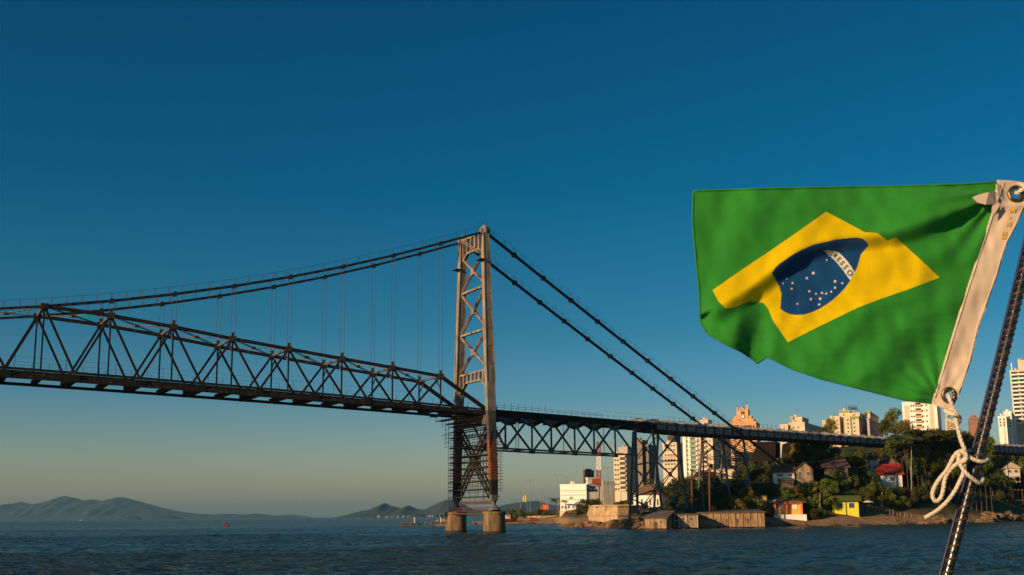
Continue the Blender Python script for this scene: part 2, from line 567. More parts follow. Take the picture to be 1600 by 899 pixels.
# deck level girder and lower bracing
zg1, zg0 = tz(740, 652), tz(740, 668)
MB().beam(bp(0, tleg(-1, 30) + .6, (zg0 + zg1) / 2), bp(0, tleg(1, 30) - .6, (zg0 + zg1) / 2), 1.2, zg1 - zg0, side=UX).build('deck_bearing_girder', mat('olive primer', (.10, .085, .06), .8, scale=.6, col2=(.04, .035, .03)), tower)
zl1, zl0 = tz(740, 670), tz(742, 792)
for g in (-1, 1):
    for off in (-.55, .55):
        p, q = bp(off, tleg(-g, zl1) + g * .8, zl1), bp(off, tleg(g, zl0 + 3) - g * .8, zl0 + 2.4)
        mb = MB(); lattice(mb, p, q, 1.25, TN, 20, .2); mb.build('cross_brace', TBLACK, tower)
MB().box(bp(0, 0, (zl0 + zl1) / 2 + 1), (1.3, 2.2, 2.8), rz=AZ).build('gusset_plate', TBLACK, tower)
strut(tz(742, 786), .7, .8, SCAFR, 'cross_strut')
# masts and aviation light on the near leg top
mb = MB()
for a, b, h in ((.4, .3, 2.4), (-.6, -.2, 1.6), (1.2, .6, 1.8), (-1.6, 0, 2.0)):
    p = bp(a, W / 2 + b, 74.8); mb.beam(p, p + Vector((0, 0, h)), .07, .07)
mb.build('lightning_rod', STEEL, tower)

# scaffolding
scaf = thing('scaffolding', 'dark tube scaffolding with plank levels filling the lower tower frame', 'scaffolding', bp(0, 0, 8))
lv = [tz(742, y) for y in (672, 682, 697, 713, 722, 732, 742, 753, 766, 777)]
for z in lv:
    for su in (-1.5, 1.5):
        mb = MB(); hw = tleg(1, z) + .9
        mb.beam(bp(su, -hw - .3, z), bp(su, hw * .88, z), .7, .2, side=UX)
        mb.build('plank_level', SCAF, scaf)
mb = MB()
z0s, z1s = tz(742, 795), tz(742, 672)
for i in range(15):
    t = -10.3 + i * 1.42
    for su in (-1.9, 1.9):
        if i in (6, 7, 8) or i < 3 or i > 11 or i % 2: mb.tube([bp(su, t, z0s + 1 + (i * 7 % 5)), bp(su, t, z1s)], .055, 5)
nz = 22
for j in range(nz):
    z = z0s + 4 + (z1s - z0s - 4) * j / nz
    hw = tleg(1, z)
    for su in (-1.9, 1.9):
        if j % 3 or su > 0: mb.tube([bp(su, -hw - (.7 if j % 2 else .3), z), bp(su, hw * (.8 if j % 2 else .55), z)], .055, 5)
    for g in (-1, 1):
        mb.tube([bp(-1.9, g * (hw + .9), z), bp(2.4 if g > 0 else 1.9, g * (hw + .9), z)], .05, 5)
mb.build('scaffold_tube', SCAF, scaf, kind='stuff')
# platform of dangling scaffold under the deck, left of the tower
mb = MB()
for a, t0, t1, z in ((-9, -5, 5, 0), (-6.5, -6, 6, -.9), (-4, -6, 6, -1.6), (-2.5, -7, 7, -2.2)):
    mb.beam(bp(a, t0, zb(0) + z), bp(a, t1, zb(0) + z), 1.8, .2, side=UX)
for a, t, h in ((-9, 5, 3.4), (-8, -5, 2), (-6.5, 2, 2.2), (-5.8, -6, 3), (-4, 4, 2.6), (-3, -8, 7), (-3, -9.6, 7)):
    mb.tube([bp(a, t, zb(0) + .5), bp(a, t, zb(0) + .5 - h)], .06, 5)
for j in range(6): mb.tube([bp(-3, -10.5, zb(0) - 1.5 - j * 1.1), bp(-3, -7.5, zb(0) - 1.5 - j * 1.1)], .05, 5)
mb.tube([bp(-3, -12, zb(0) - 4.0), bp(-3, -7, zb(0) - 4.0)], .06, 5)
mb.build('hung_platform', SCAF, scaf)
# red railed platform between the shoes
mb = MB()
zr = tz(742, 803)
mb.beam(bp(-1.4, -9.4, zr), bp(-1.4, 9.4, zr), 1.2, .25, side=UX)
for h in (.7, 1.4): mb.beam(bp(-2, -9.4, zr + h), bp(-2, 9.4, zr + h), .12, .12); mb.beam(bp(-.8, -9.4, zr + h), bp(-.8, 9.4, zr + h), .12, .12)
for i in range(15):
    for su in (-2, -.8): mb.beam(bp(su, -9.4 + i * 1.34, zr), bp(su, -9.4 + i * 1.34, zr + 1.5), .12, .12)
mb.build('railed_platform', SCAFR, scaf)

# concrete piers
for g, lab in ((1, 'nearer round concrete pier under the right tower leg'), (-1, 'farther round concrete pier under the left tower leg')):
    c = g * WB / 2 - g * .15
    p = thing('bridge_pier', lab, 'bridge pier', bp(0, c, 0), 'concrete piers under the tower')
    rr = 2.62
    mb = MB()
    import random as _r
    rows = [(-2, rr * 1.03), (.15, rr * 1.03), (.5, rr), (4.0, rr * .985), (4.35, rr * 1.0)]
    mb.tube([bp(0, c, z) for z, r_ in rows], 1, 40, rs=[r_ for z, r_ in rows]); mb.build('pier_shaft', PIERC, p, smooth=False)
    mb = MB(); mb.tube([bp(0, c, 4.35), bp(0, c, 4.95)], 1, 40, rs=[rr * 1.06, rr * 1.06]); mb.build('pier_cap', PIERC, p)
    mb = MB(); mb.tube([bp(0, c, -.5), bp(0, c, .42)], 1, 40, rs=[rr * 1.045, rr * 1.04]); mb.build('tide_band', PIERW, p)
# pedestals carrying shoes above the caps
for o in [o for o in COL.objects if o.name.startswith('rocker_shoe')]: pass
for g in (-1, 1):
    c = g * WB / 2 - g * .15
    mb = MB(); mb.tube([bp(0, c, 4.95), bp(0, tleg(g, 6), 5.6), bp(0, tleg(g, 6.4), 6.4)], 1, 12, rs=[1.7, 1.3, .7]); mb.build('pedestal', TPALE, tower)

# ------------------------------------------------------------------ approach viaduct
via = thing('approach_viaduct', 'blue grey deck truss viaduct leading right from the tower onto the hill', 'viaduct', vp(0, 0, 0))
VM = STEELB
WEB = mat('grey painted web plates', (.30, .285, .27), .75, scale=.8, col2=(.14, .12, .10))
nb = [789.9, 861.7, 928.6, 992]      # near bottom nodes in the photo
na = [768, 825, 895, 957.7]
yb = {789.9: 701, 861.7: 705, 928.6: 708, 992: 711}
bn = [vpl(x, yb[x], WV / 2) for x in nb]
bottom = [(bn[0][0] - 9.0, bn[0][1])] + bn
tops = [(sv(x), 0) for x in (825, 895, 957.7)]
apx = [a[0] for a in tops]
for t in (WV / 2, -WV / 2):
    for (s0, z0), (s1, z1) in zip(bottom, bottom[1:]):
        MB().beam(vp(s0, t, z0), vp(s1, t, z1), .4, .42, side=VN).build('bottom_chord', VM, via)
    for i, (s, z) in enumerate(bn):
        MB().beam(vp(s, t, z), vp(s, t, vzb(s) + .2), .32, .42, side=VN).build('vertical', VM, via)
        MB().box(vp(s, t, z + .15), (1.7, .55, .95), rz=AV).build('gusset_plate', VM, via)
        L_ = apx[i - 1] if i else (bottom[0][0] + 1.5); 
        MB().beam(vp(s, t, z), vp(L_, t, vzb(L_) + .3) if i else vp(s - 5.5, t, vzb(s) + .3), .32, .5, side=VN).build('diagonal', VM, via)
        if i < 3:
            R_ = apx[i]
            MB().beam(vp(s, t, z), vp(R_, t, vzb(R_) + .3), .32, .5, side=VN).build('diagonal', VM, via)
# sway rods between
for s in apx + [(bn[0][0] + apx[0]) / 2 + 3]:
    z = interp_s(bn, s)
    MB().beam(vp(s, 0, z), vp(s, 0, vzb(s)), .16, .16).build('sway_rod', VM, via)
    MB().beam(vp(s, -WV / 2, z), vp(s, WV / 2, z), .2, .25).build('sway_strut', VM, via)
# deck: girders, brackets, slab
send = sv(1640)
sA = sv(1010)
m = MB()
step = 4.6
s = 0.9
while s < send:
    s1 = min(s + step, send)
    m.beam(vp(s, 0, vzt(s) - .6), vp(s1, 0, vzt(s1) - .6), WV + 1.2, .3, side=VN)
    s = s1
m.build('deck_floor', STEEL, via)
s = 0.9
i = 0
while s < send - .1:
    s1 = min(s + step, send)
    for t in (WV / 2 + .5, -WV / 2 - .5):
        h0, h1 = vzt(s) - vzb(s), vzt(s1) - vzb(s1)
        if s < sA:
            MB().beam(vp(s, t, vzt(s) - .3), vp(s1, t, vzt(s1) - .3), .3, .5, side=VN).build('edge_beam', STEELS, via)
            MB().beam(vp(s, t - .5 * (1 if t > 0 else -1), vzb(s) + h0 * .45), vp(s1, t - .5 * (1 if t > 0 else -1), vzb(s1) + h1 * .45), .3, h0 * .6, side=VN, h1=h1 * .6).build('stringer', STEELS, via)
        else:
            mb = MB()
            mb.beam(vp(s, t, vzb(s) + h0 * .5), vp(s1, t, vzb(s1) + h1 * .5), .16, h0, 0, side=VN, h1=h1)
            mb.beam(vp(s, t, vzb(s) + .2), vp(s1, t, vzb(s1) + .2), .5, .35, 1, side=VN)
            for j in range(4):
                a = s + (s1 - s) * (j + .5) / 4
                mb.beam(vp(a, t + (.12 if t > 0 else -.12), vzb(a) + .3), vp(a, t + (.12 if t > 0 else -.12), vzt(a) - .1), .12, .14, 0)
            mb.build('web_panel', [WEB, STEEL], via)
        if t > 0 or True:
            if s >= sA:
                MB().box(vp(s, t, (vzt(s) + vzb(s)) / 2), (.5, .4, h0 + .1), rz=AV).build('bracket', STEEL, via)
    # floor beam with haunch
    if s < sA and i % 2 == 0:
        mb = MB(); mb.beam(vp(s, -WV / 2 - 1, vzb(s) + .3), vp(s, WV / 2 + 1, vzb(s) + .3), .4, .9, side=VX)
        mb.build('floor_beam', STEEL, via)
        for t in (-WV / 2, WV / 2):
            pass
    s = s1; i += 1
# haunches (arched soffit) around each top node
for t in (WV / 2, -WV / 2):
    for s in [bn[0][0], bn[1][0], bn[2][0]] + apx:
        mb = MB(); zz_ = vzb(s)
        q = [vp(s - 3.4, t - .15, zz_ + .3), vp(s + 3.4, t - .15, zz_ + .3), vp(s + 3.4, t + .15, zz_ + .3), vp(s - 3.4, t + .15, zz_ + .3)]
        q2 = [vp(s - 1.0, t - .15, zz_ - .75), vp(s + 1.0, t - .15, zz_ - .75), vp(s + 1.0, t + .15, zz_ - .75), vp(s - 1.0, t + .15, zz_ - .75)]
        mb.hexa(q2 + q); mb.build('haunch', VM, via)
# tilted walkway panels on top of the girder part
s = sA - 6; i = 0; step = 6.6
rnd = random.Random(5)
while s < send - 6:
    L_ = step * .92
    h = .95 + .25 * rnd.random()
    t0 = WV / 2 + .8
    z0, z1 = vzt(s) + .08, vzt(s + L_) + .08
    q = [vp(s, t0, z0 - .95), vp(s + L_, t0, z1 + .12), vp(s + L_, t0 - 2.2, z1 + h), vp(s, t0 - 2.2, z0 + .25)]
    L_ = step * rnd.uniform(.5, .8); z1 = vzt(s + L_) + .08
    q = [vp(s, t0, z0 - .95), vp(s + L_, t0, z1 + .12), vp(s + L_, t0 - 2.2, z1 + h), vp(s, t0 - 2.2, z0 + .25)]
    mb = MB(); dz = Vector((0, 0, .1))
    mb.hexa([a for a in q] + [a + dz for a in q]); mb.build('walkway_panel', ZINC, via)
    s += step; i += 1
# railings on the truss part
mb = MB()
for t in (WV / 2 + .6, -WV / 2 - .6):
    s = 1.5; 
    while s < sv(1230):
        mb.beam(vp(s, t, vzt(s)), vp(s, t, vzt(s) + (1.9 if int(s * 10) % 3 == 0 else 1.15)), .08, .08)
        if s < sv(930):
            for h in (.6, 1.1): mb.beam(vp(s, t, vzt(s) + h), vp(s + 2.4, t, vzt(s + 2.4) + h), .06, .06)
        else: mb.beam(vp(s, t, vzt(s) + 1.9), vp(s + 2.4, t, vzt(s + 2.4) + 1.9), .03, .03)
        s += 2.4
mb.build('handrail', STEEL, via, kind='stuff')
MB().box(vp(2.6, WV / 2 - .2, vzt(2.6) + .5), (3.4, .5, .8), rz=AV).build('site_barrier', mat('pale timber', (.5, .36, .2), .8), via)

# ------------------------------------------------------------------ terrain
def zp(px, py, Y): return at(px, py, Y).z


TP = {  # px column -> [(Y, z)]
    640: [(200, -4), (640, -4), (900, -4)],
    722: [(200, -4), (500, -4), (700, -4)],
    735: [(200, -4), (508, -3), (514, .6), (560, .8), (575, -3)],
    770: [(200, -4), (500, -2), (506, 1.0), (530, 2.2), (600, 2.4), (700, 2), (760, -3)],
    800: [(200, -4), (498, -2), (503, .8), (520, 2.0), (527, 3.5), (560, 4.2), (800, 4), (1000, 3)],
    840: [(200, -4), (496, -2), (501, .6), (520, 2.0), (527, 3.6), (545, 6.2), (800, 6), (1000, 5)],
    868: [(200, -4), (420, -3), (494, -1), (499, .6), (516, 2.0), (524, 3.6), (540, 6.2), (800, 6), (1000, 6)],
    882: [(200, -4), (335, -2.5), (342, .3), (352, 1.4), (372, 1.8), (450, 3.2), (520, 6.2), (800, 7), (1000, 8)],
    925: [(200, -4), (326, -2.5), (332, .4), (342, 1.9), (352, 2.4), (362, 5), (470, 6.0), (700, 12), (1000, 16)],
    965: [(200, -4), (306, -2.5), (311, .4), (322, 2.0), (340, 2.8), (360, 6), (470, 7), (700, 14), (1000, 20)],
    1000: [(200, -4), (276, -2.5), (280, .5), (287, 3.4), (310, 4.2), (360, 5.4), (430, 6.5), (600, 14), (1000, 24)],
    1050: [(200, -4), (278, -2.5), (282, .4), (289, 3.6), (306, 4.8), (340, 6), (430, 9), (600, 16), (1000, 26)],
    1090: [(200, -4), (286, -2.5), (289, .4), (297, 2.4), (310, 6), (330, 10), (430, 13), (600, 20), (1000, 28)],
    1130: [(200, -4), (291, -2.5), (295, .4), (308, 2.0), (317, 4), (325, 12), (360, 15), (430, 19), (600, 24), (1000, 30)],
    1200: [(200, -4), (302, -2.5), (306, .4), (324, 2.2), (330, 4), (339, 13.0), (370, 16.5), (420, 24), (600, 33), (1000, 38)],
    1260: [(200, -4), (308, -2.5), (312, .3), (331, 2.2), (335, 6), (341, 13.2), (355, 14), (385, 18), (430, 27), (600, 38), (1000, 44)],
    1298: [(200, -4), (310, -2.5), (314, .3), (334, 3.2), (342, 4.6), (347, 12.5), (360, 14), (390, 18), (435, 28), (600, 40), (1000, 47)],
    1330: [(200, -4), (316, -2.5), (320, .3), (340, 3.2), (344, 4.2), (352, 12.5), (368, 14), (395, 18), (440, 29), (600, 42), (1000, 50)],
    1400: [(200, -4), (328, -2.5), (332, .3), (350, 2.8), (362, 7), (382, 13.5), (410, 20), (450, 31), (600, 46), (1000, 56)],
    1470: [(200, -4), (344, -2.5), (348, .4), (364, 3.2), (376, 8), (398, 14), (430, 22), (480, 33), (600, 47), (1000, 60)],
    1540: [(200, -4), (372, -2.5), (378, .5), (392, 3.4), (410, 7), (430, 11), (470, 18), (520, 30), (620, 44), (1000, 58)],
    1600: [(200, -4), (404, -2.5), (410, .4), (432, 3.6), (450, 7), (480, 12), (530, 20), (580, 32), (660, 44), (1000, 56)],
    1750: [(200, -4), (440, -2.5), (446, .4), (470, 3.6), (500, 9), (540, 15), (600, 25), (660, 35), (760, 44), (1000, 56)],
}
TK = sorted(TP)


def tpx(x, y):
    """column that a ground point belongs to"""
    return 800 + F * x / (y * cp) * 1.0


def ground(x, y):
    px = 800 + F * x * 1.0 / (y * .9866 + (-CAMH) * .163)
    if px <= TK[0]: return -4.0
    if px >= TK[-1]: return interp(TP[TK[-1]], y)
    for a, b in zip(TK, TK[1:]):
        if px <= b:
            u = (px - a) / (b - a)
            return interp(TP[a], y) * (1 - u) + interp(TP[b], y) * u


def gpt(px, Y):
    """ground point below image column px at depth Y"""
    x = (px - 800) / F * (Y * .9866 + 4)
    return Vector((x, Y, ground(x, Y)))


GR = mat('hillside earth and scrub', (.045, .050, .020), .95, scale=.08, col2=(.10, .065, .035), bump=.6)
# sand below a height, turf above: one material driven by height
gm = bpy.data.materials.new('shore ground'); gm.use_nodes = True
t = gm.node_tree; b = t.nodes['Principled BSDF']; b.inputs['Roughness'].default_value = .95; b.inputs['Specular IOR Level'].default_value = .1
g_ = t.nodes.new('ShaderNodeNewGeometry'); s_ = t.nodes.new('ShaderNodeSeparateXYZ'); t.links.new(g_.outputs['Position'], s_.inputs[0])
n1 = t.nodes.new('ShaderNodeTexNoise'); n1.inputs['Scale'].default_value = .35; n1.inputs['Detail'].default_value = 8
t.links.new(g_.outputs['Position'], n1.inputs['Vector'])
ad = t.nodes.new('ShaderNodeMath'); ad.operation = 'MULTIPLY_ADD'; ad.inputs[1].default_value = 2.6; ad.inputs[2].default_value = -1.3
t.links.new(n1.outputs[0], ad.inputs[0])
a2 = t.nodes.new('ShaderNodeMath'); a2.operation = 'ADD'; t.links.new(ad.outputs[0], a2.inputs[0]); t.links.new(s_.outputs[2], a2.inputs[1])
mr = t.nodes.new('ShaderNodeMapRange'); mr.inputs[1].default_value = -1; mr.inputs[2].default_value = 9; t.links.new(a2.outputs[0], mr.inputs[0])
r_ = t.nodes.new('ShaderNodeValToRGB'); t.links.new(mr.outputs[0], r_.inputs[0])
e = r_.color_ramp.elements
e[0].position = .10; e[0].color = (.06, .045, .03, 1); e[1].position = .16; e[1].color = (.30, .19, .11, 1)
for p_, c_ in ((.33, (.30, .19, .10)), (.42, (.12, .09, .045)), (.6, (.06, .065, .022)), (.9, (.045, .055, .018))):
    q = e.new(p_); q.color = (*c_, 1)
t.links.new(r_.outputs[0], b.inputs['Base Color'])
bm_ = t.nodes.new('ShaderNodeBump'); bm_.inputs['Strength'].default_value = .7; bm_.inputs['Distance'].default_value = .8
t.links.new(n1.outputs[0], bm_.inputs['Height']); t.links.new(bm_.outputs[0], b.inputs['Normal'])

mb = MB()
cols = [640 + i * 6 for i in range(190)]
rows = []
y = 200
while y < 1100:
    rows.append(y); y += 2.5 if 280 < y < 620 else (20 if y < 280 else 14)
for j, Y in enumerate(rows):
    for i, px in enumerate(cols):
        p = gpt(px, Y)
        nz_ = noise.noise(Vector((p.x * .09, p.y * .09, 0))) * .8 + noise.noise(Vector((p.x * .35, p.y * .35, 3))) * .35
        if p.z > -1: p.z += nz_ * min(1, max(.12, (p.z) * .2))
        mb.v.append(tuple(p))
nc = len(cols)
for j in range(len(rows) - 1):
    for i in range(nc - 1):
        mb.f.append((j * nc + i, j * nc + i + 1, (j + 1) * nc + i + 1, (j + 1) * nc + i)); mb.m.append(0)
o = mb.build('terrain', gm, None, smooth=True); o['kind'] = 'structure'

# ------------------------------------------------------------------ water
wm = bpy.data.materials.new('choppy bay water'); wm.use_nodes = True
t = wm.node_tree; b = t.nodes['Principled BSDF']
b.inputs['Specular IOR Level'].default_value = .42
b.inputs['IOR'].default_value = 1.33
g_ = t.nodes.new('ShaderNodeNewGeometry')
def wnoise(sx_, sy_, scl, det, dist=0.0):
    mp = t.nodes.new('ShaderNodeMapping'); mp.inputs['Scale'].default_value = (sx_, sy_, 1); mp.inputs['Rotation'].default_value = (0, 0, R(12))
    t.links.new(g_.outputs['Position'], mp.inputs[0])
    n = t.nodes.new('ShaderNodeTexNoise'); n.inputs['Scale'].default_value = scl; n.inputs['Detail'].default_value = det; n.inputs['Roughness'].default_value = .6
    n.inputs['Distortion'].default_value = dist
    t.links.new(mp.outputs[0], n.inputs['Vector']); return n
wa = wnoise(.5, 1, .5, 6, .5); wb_ = wnoise(.7, 1, 2.2, 5, .3); wc = wnoise(.18, .6, .05, 5, .6)
m1 = t.nodes.new('ShaderNodeMath'); m1.operation = 'MULTIPLY'; m1.inputs[1].default_value = 2.2; t.links.new(wa.outputs[0], m1.inputs[0])
m2 = t.nodes.new('ShaderNodeMath'); m2.operation = 'MULTIPLY_ADD'; m2.inputs[1].default_value = .8; t.links.new(wb_.outputs[0], m2.inputs[0]); t.links.new(m1.outputs[0], m2.inputs[2])
bu = t.nodes.new('ShaderNodeBump'); bu.inputs['Strength'].default_value = 1.0; bu.inputs['Distance'].default_value = .8
t.links.new(m2.outputs[0], bu.inputs['Height']); t.links.new(bu.outputs[0], b.inputs['Normal'])
r_ = t.nodes.new('ShaderNodeValToRGB'); t.links.new(wc.outputs[0], r_.inputs[0])
r_.color_ramp.elements[0].position = .35; r_.color_ramp.elements[0].color = (.012, .048, .064, 1)
r_.color_ramp.elements[1].position = .68; r_.color_ramp.elements[1].color = (.034, .046, .038, 1)
t.links.new(r_.outputs[0], b.inputs['Base Color'])
rm_ = t.nodes.new('ShaderNodeMapRange'); rm_.inputs[1].default_value = .35; rm_.inputs[2].default_value = .65; rm_.inputs[3].default_value = .16; rm_.inputs[4].default_value = .30
t.links.new(wc.outputs[0], rm_.inputs[0]); t.links.new(rm_.outputs[0], b.inputs['Roughness'])
mb = MB()
ys = [-60, -20, 0, 10, 20, 30, 40, 48, 54]
while ys[-1] < 132: ys.append(ys[-1] + .42)
while ys[-1] < 250: ys.append(ys[-1] + .95)
while ys[-1] < 470: ys.append(ys[-1] + 2.2)
ys += [480, 500, 600, 800, 1200, 2000, 5000, 10000, 24000]
nx = 620
def wz(x, y):
    if y < 50 or y > 470: return 0
    a = min(1, (y - 50) / 6) * max(0, min(1, (470 - y) / 120))
    n1 = noise.noise(Vector((x * .17 + y * .05, y * .30 - x * .04, 1))); n2 = noise.noise(Vector((x * .42, y * .62, 7))); n3 = noise.noise(Vector((x * .05, y * .07, 2)))
    n4 = noise.noise(Vector((x * 1.1, y * 1.3, 4)))
    return a * (.30 * (1 - 2.2 * abs(n1)) * (.6 + .8 * n3) + .20 * (1 - 2 * abs(n2)) - .25 + .07 * n4)
for y in ys:
    hw = max(75, y * .62) if y < 1100 else y * 1.0
    for i in range(nx + 1):
        x = -hw + 2 * hw * i / nx
        mb.v.append((x, y, wz(x, y)))
for j in range(len(ys) - 1):
    for i in range(nx):
        a = j * (nx + 1) + i
        mb.f.append((a, a + 1, a + nx + 2, a + nx + 1)); mb.m.append(0)
o = mb.build('water', wm, None, smooth=True); o['kind'] = 'structure'

# ------------------------------------------------------------------ far hills
HM = mat('forested hills', (.030, .045, .035), .95, scale=.0015, col2=(.04, .05, .035), var=.15)


def ridge(name, prof, Y, depth, n, ks=1.0):
    """a hill range with a measured skyline, real depth and spurs"""
    x0, x1 = prof[0][0], prof[-1][0]
    mb = MB(); ny = 26
    for j in range(ny + 1):
        v = -1 + 2 * j / ny
        for i in range(n + 1):
            px = x0 + (x1 - x0) * i / n
            P = at(px, hor(px), Y)
            h = max(0, (hor(px) - interp(prof, px)) * Y / F)
            x = P.x * (1 + v * depth / Y * .25); yy = Y + v * depth
            fall = max(0, 1 - abs(v) ** 1.4)
            h2 = h * fall * (1 + .0 * v)
            h2 += fall * (1 - fall) * h * .7 * noise.noise(Vector((px * .03 * ks, v * 2.5, Y * .001))) + fall * (1 - fall) * h * .45 * noise.noise(Vector((px * .11 * ks, v * 6, 4)))
            mb.v.append((x, yy, h2 - .5 - (30 if fall < .01 else 0)))
    for j in range(ny):
        for i in range(n):
            a = j * (n + 1) + i; mb.f.append((a, a + 1, a + n + 2, a + n + 1)); mb.m.append(0)
    o = mb.build(name, HM, None, smooth=True); o['kind'] = 'structure'
    return o


ridge('hills', [(-160, 806), (-60, 800), (0, 794), (31, 785), (50, 789), (60, 787), (76, 784), (88, 779), (99, 776), (110, 778), (128, 783), (143, 781), (150, 782), (159, 784), (172, 780), (186, 777.5), (201, 780), (232, 789), (252, 794), (271, 798), (287, 801), (310, 803), (335, 804.5), (356, 803), (387, 804.5), (399, 802.5), (426, 806), (470, 809.2)], 13500, 1500, 260)
ridge('hills', [(395, 809), (430, 806), (455, 804.5), (470, 806), (490, 808.8)], 15500, 500, 40)
ridge('islet', [(187, 812.2), (193, 808), (205, 806.5), (215, 807), (223, 812.2)], 8500, 120, 40)
ridge('islet', [(234, 811.8), (242, 806.5), (258, 805), (272, 806), (286, 811.5)], 8000, 150, 40)
ridge('hills', [(538, 809), (545, 805.5), (558, 800.5), (570, 797.5), (581, 796), (592, 790), (601, 786), (612, 791), (620, 792.5), (628, 794), (639, 789.5), (648, 794), (654, 796), (664, 796), (672, 792.5), (679, 789), (690, 784), (697, 781.5), (705, 780.5), (715, 783), (728, 790), (740, 796), (765, 797), (784, 790), (795, 788), (806, 786), (820, 784.5), (836, 783), (845, 784), (853, 787), (870, 790), (890, 789), (920, 797), (960, 802), (1000, 804)], 7500, 900, 240)
ridge('islet', [(636, 808), (643, 803), (651, 801.5), (660, 803), (668, 808)], 5200, 90, 40)
# pale far-shore town specks, one mass too small to count
mb = MB(); rnd = random.Random(3)
for i in range(70):
    px = rnd.choice([rnd.uniform(605, 720), rnd.uniform(430, 500), rnd.uniform(690, 712)])
    Y = 6500 if px > 520 else 14000
    P = at(px, hor(px) - rnd.uniform(.6, 3), Y); h = rnd.uniform(3, 9)
    mb.box((P.x, P.y - (500 if px > 520 else 0), h / 2 + 2), (rnd.uniform(5, 14), 8, h + 4))
o = mb.build('far_shore_town', mat('far plaster', (.3, .28, .25), .9), None, kind='stuff')
tag(o, 'pale specks of a distant shoreline town below the hills', 'town')

# ------------------------------------------------------------------ buildings
WHITE = mat('plain white plaster', (.82, .78, .72), .85, var=.12, scale=.25)  # even white base colour with faint noise
CREAM = mat('cream plaster', (.60, .50, .38), .85, var=.15, scale=.3)
ORNG = mat('apricot plaster', (.62, .36, .18), .85, var=.15, scale=.3)
PINKG = mat('pink grey plaster', (.42, .36, .34), .85, var=.15, scale=.3)
GREYB = mat('grey brown plaster', (.20, .16, .14), .85, var=.2, scale=.3)
DKB = mat('dark brown cladding', (.06, .05, .045), .8, var=.2)
GREENP = mat('olive green paint', (.22, .27, .06), .8, var=.15)
GREENB = mat('green glass balcony', (.10, .30, .16), .4, var=.2)
GLASS = mat('dark window glass', (.018, .022, .026), .25, var=.4, spec=.6, objrand=.35)
FRAME = mat('window frame', (.38, .33, .27), .7)
TILE = mat('weathered roof tile', (.18, .10, .065), .9, scale=1.2, col2=(.05, .035, .03), bump=.4)
REDT = mat('red tin roof', (.36, .035, .02), .7, scale=.8)
GRNR = mat('mossy green roof', (.065, .085, .025), .9, scale=1)
WOODG = mat('grey weathered boards', (.34, .25, .17), .9, scale=1.2, col2=(.10, .07, .05), stretch=(3, 3, .3), bump=.3)
WOODD = mat('dark brown boards', (.17, .12, .08), .9, scale=1.2, col2=(.05, .035, .025), stretch=(3, 3, .3), bump=.3)
SHACKW = mat('stained shore wall', (.36, .24, .13), .9, scale=.8, col2=(.12, .075, .04), stretch=(2.2, 2.2, .35), bump=.4)
SHACKR = mat('corroded corrugated roof', (.14, .12, .105), .7, scale=.7, col2=(.05, .04, .035))
ORANGE = mat('orange house paint', (.80, .42, .08), .8, var=.12)
ORTRIM = mat('coral trim paint', (.65, .18, .07), .8, var=.12)
YELLOW = mat('yellow house paint', (.72, .66, .05), .8, var=.1)
MUST = mat('mustard boards', (.42, .24, .045), .85, var=.2)
BLUEW = mat('pale blue paint', (.30, .40, .48), .8, var=.12)
WDULL = mat('dull white paint', (.50, .48, .44), .85, var=.2, scale=.6)
STONE = mat('fort stone', (.50, .36, .21), .92, scale=.45, col2=(.22, .14, .08), stretch=(2.4, 2.4, .4), bump=.5)
ROCK = mat('shore rock', (.22, .14, .08), .95, scale=.5, col2=(.06, .042, .028), bump=.8)
BARK = mat('tree bark', (.09, .065, .045), .95, scale=2)
POLE = mat('weathered pole timber', (.26, .20, .14), .9, scale=2)
LAMPG = mat('lamp post zinc', (.20, .21, .20), .6)
WIRE = mat('power wire', (.22, .20, .17), .7)
NAVY = mat('navy sign letters', (.015, .02, .05), .6)
REDP = mat('red paint', (.55, .03, .02), .5)
BLUEP = mat('blue paint', (.03, .09, .30), .5)
ORP = mat('orange paint', (.75, .16, .03), .5)

# shared window meshes: x across, z up, outward is -y, unit sized
def unit_window(pane=GLASS, fr=FRAME):
    m = MB()
    m.box((0, -.03, .5), (.86, .06, .86), 0)
    for c, s in (((0, -.05, .04), (1, .1, .08)), ((0, -.05, .96), (1, .1, .08)), ((-.46, -.05, .5), (.08, .1, .84)), ((.46, -.05, .5), (.08, .1, .84)), ((0, -.055, .5), (.05, .1, .84))):
        m.box(c, s, 1)
    return m.mesh('window', [pane, fr])


def unit_balcony(par, pane=GLASS):
    m = MB()
    m.box((0, -.03, .66), (.9, .06, .5), 0)
    m.box((0, -.55, .03), (1, 1.1, .08), 1); m.box((0, -1.06, .2), (1, .09, .34), 2)
    for g in (-.48, .48): m.box((g, -.55, .2), (.04, 1.0, .3), 2)
    return m.mesh('balcony', [pane, CREAM, par])


WIN = unit_window()
WINW = unit_window(GLASS, WDULL)
WINS = unit_window(WHITE, ORTRIM)
BAL_C, BAL_G, BAL_O, BAL_W = unit_balcony(CREAM), unit_balcony(GREENB), unit_balcony(ORNG), unit_balcony(WHITE)


def solve_px(C, a, px, py):
    r = ray(px, py); det = a[0] * (-r.y) + r.x * a[1]
    # C + L a = k r  ->  L a - k r = -C
    L = (C.x * r.y - C.y * r.x) / det
    return abs(L)


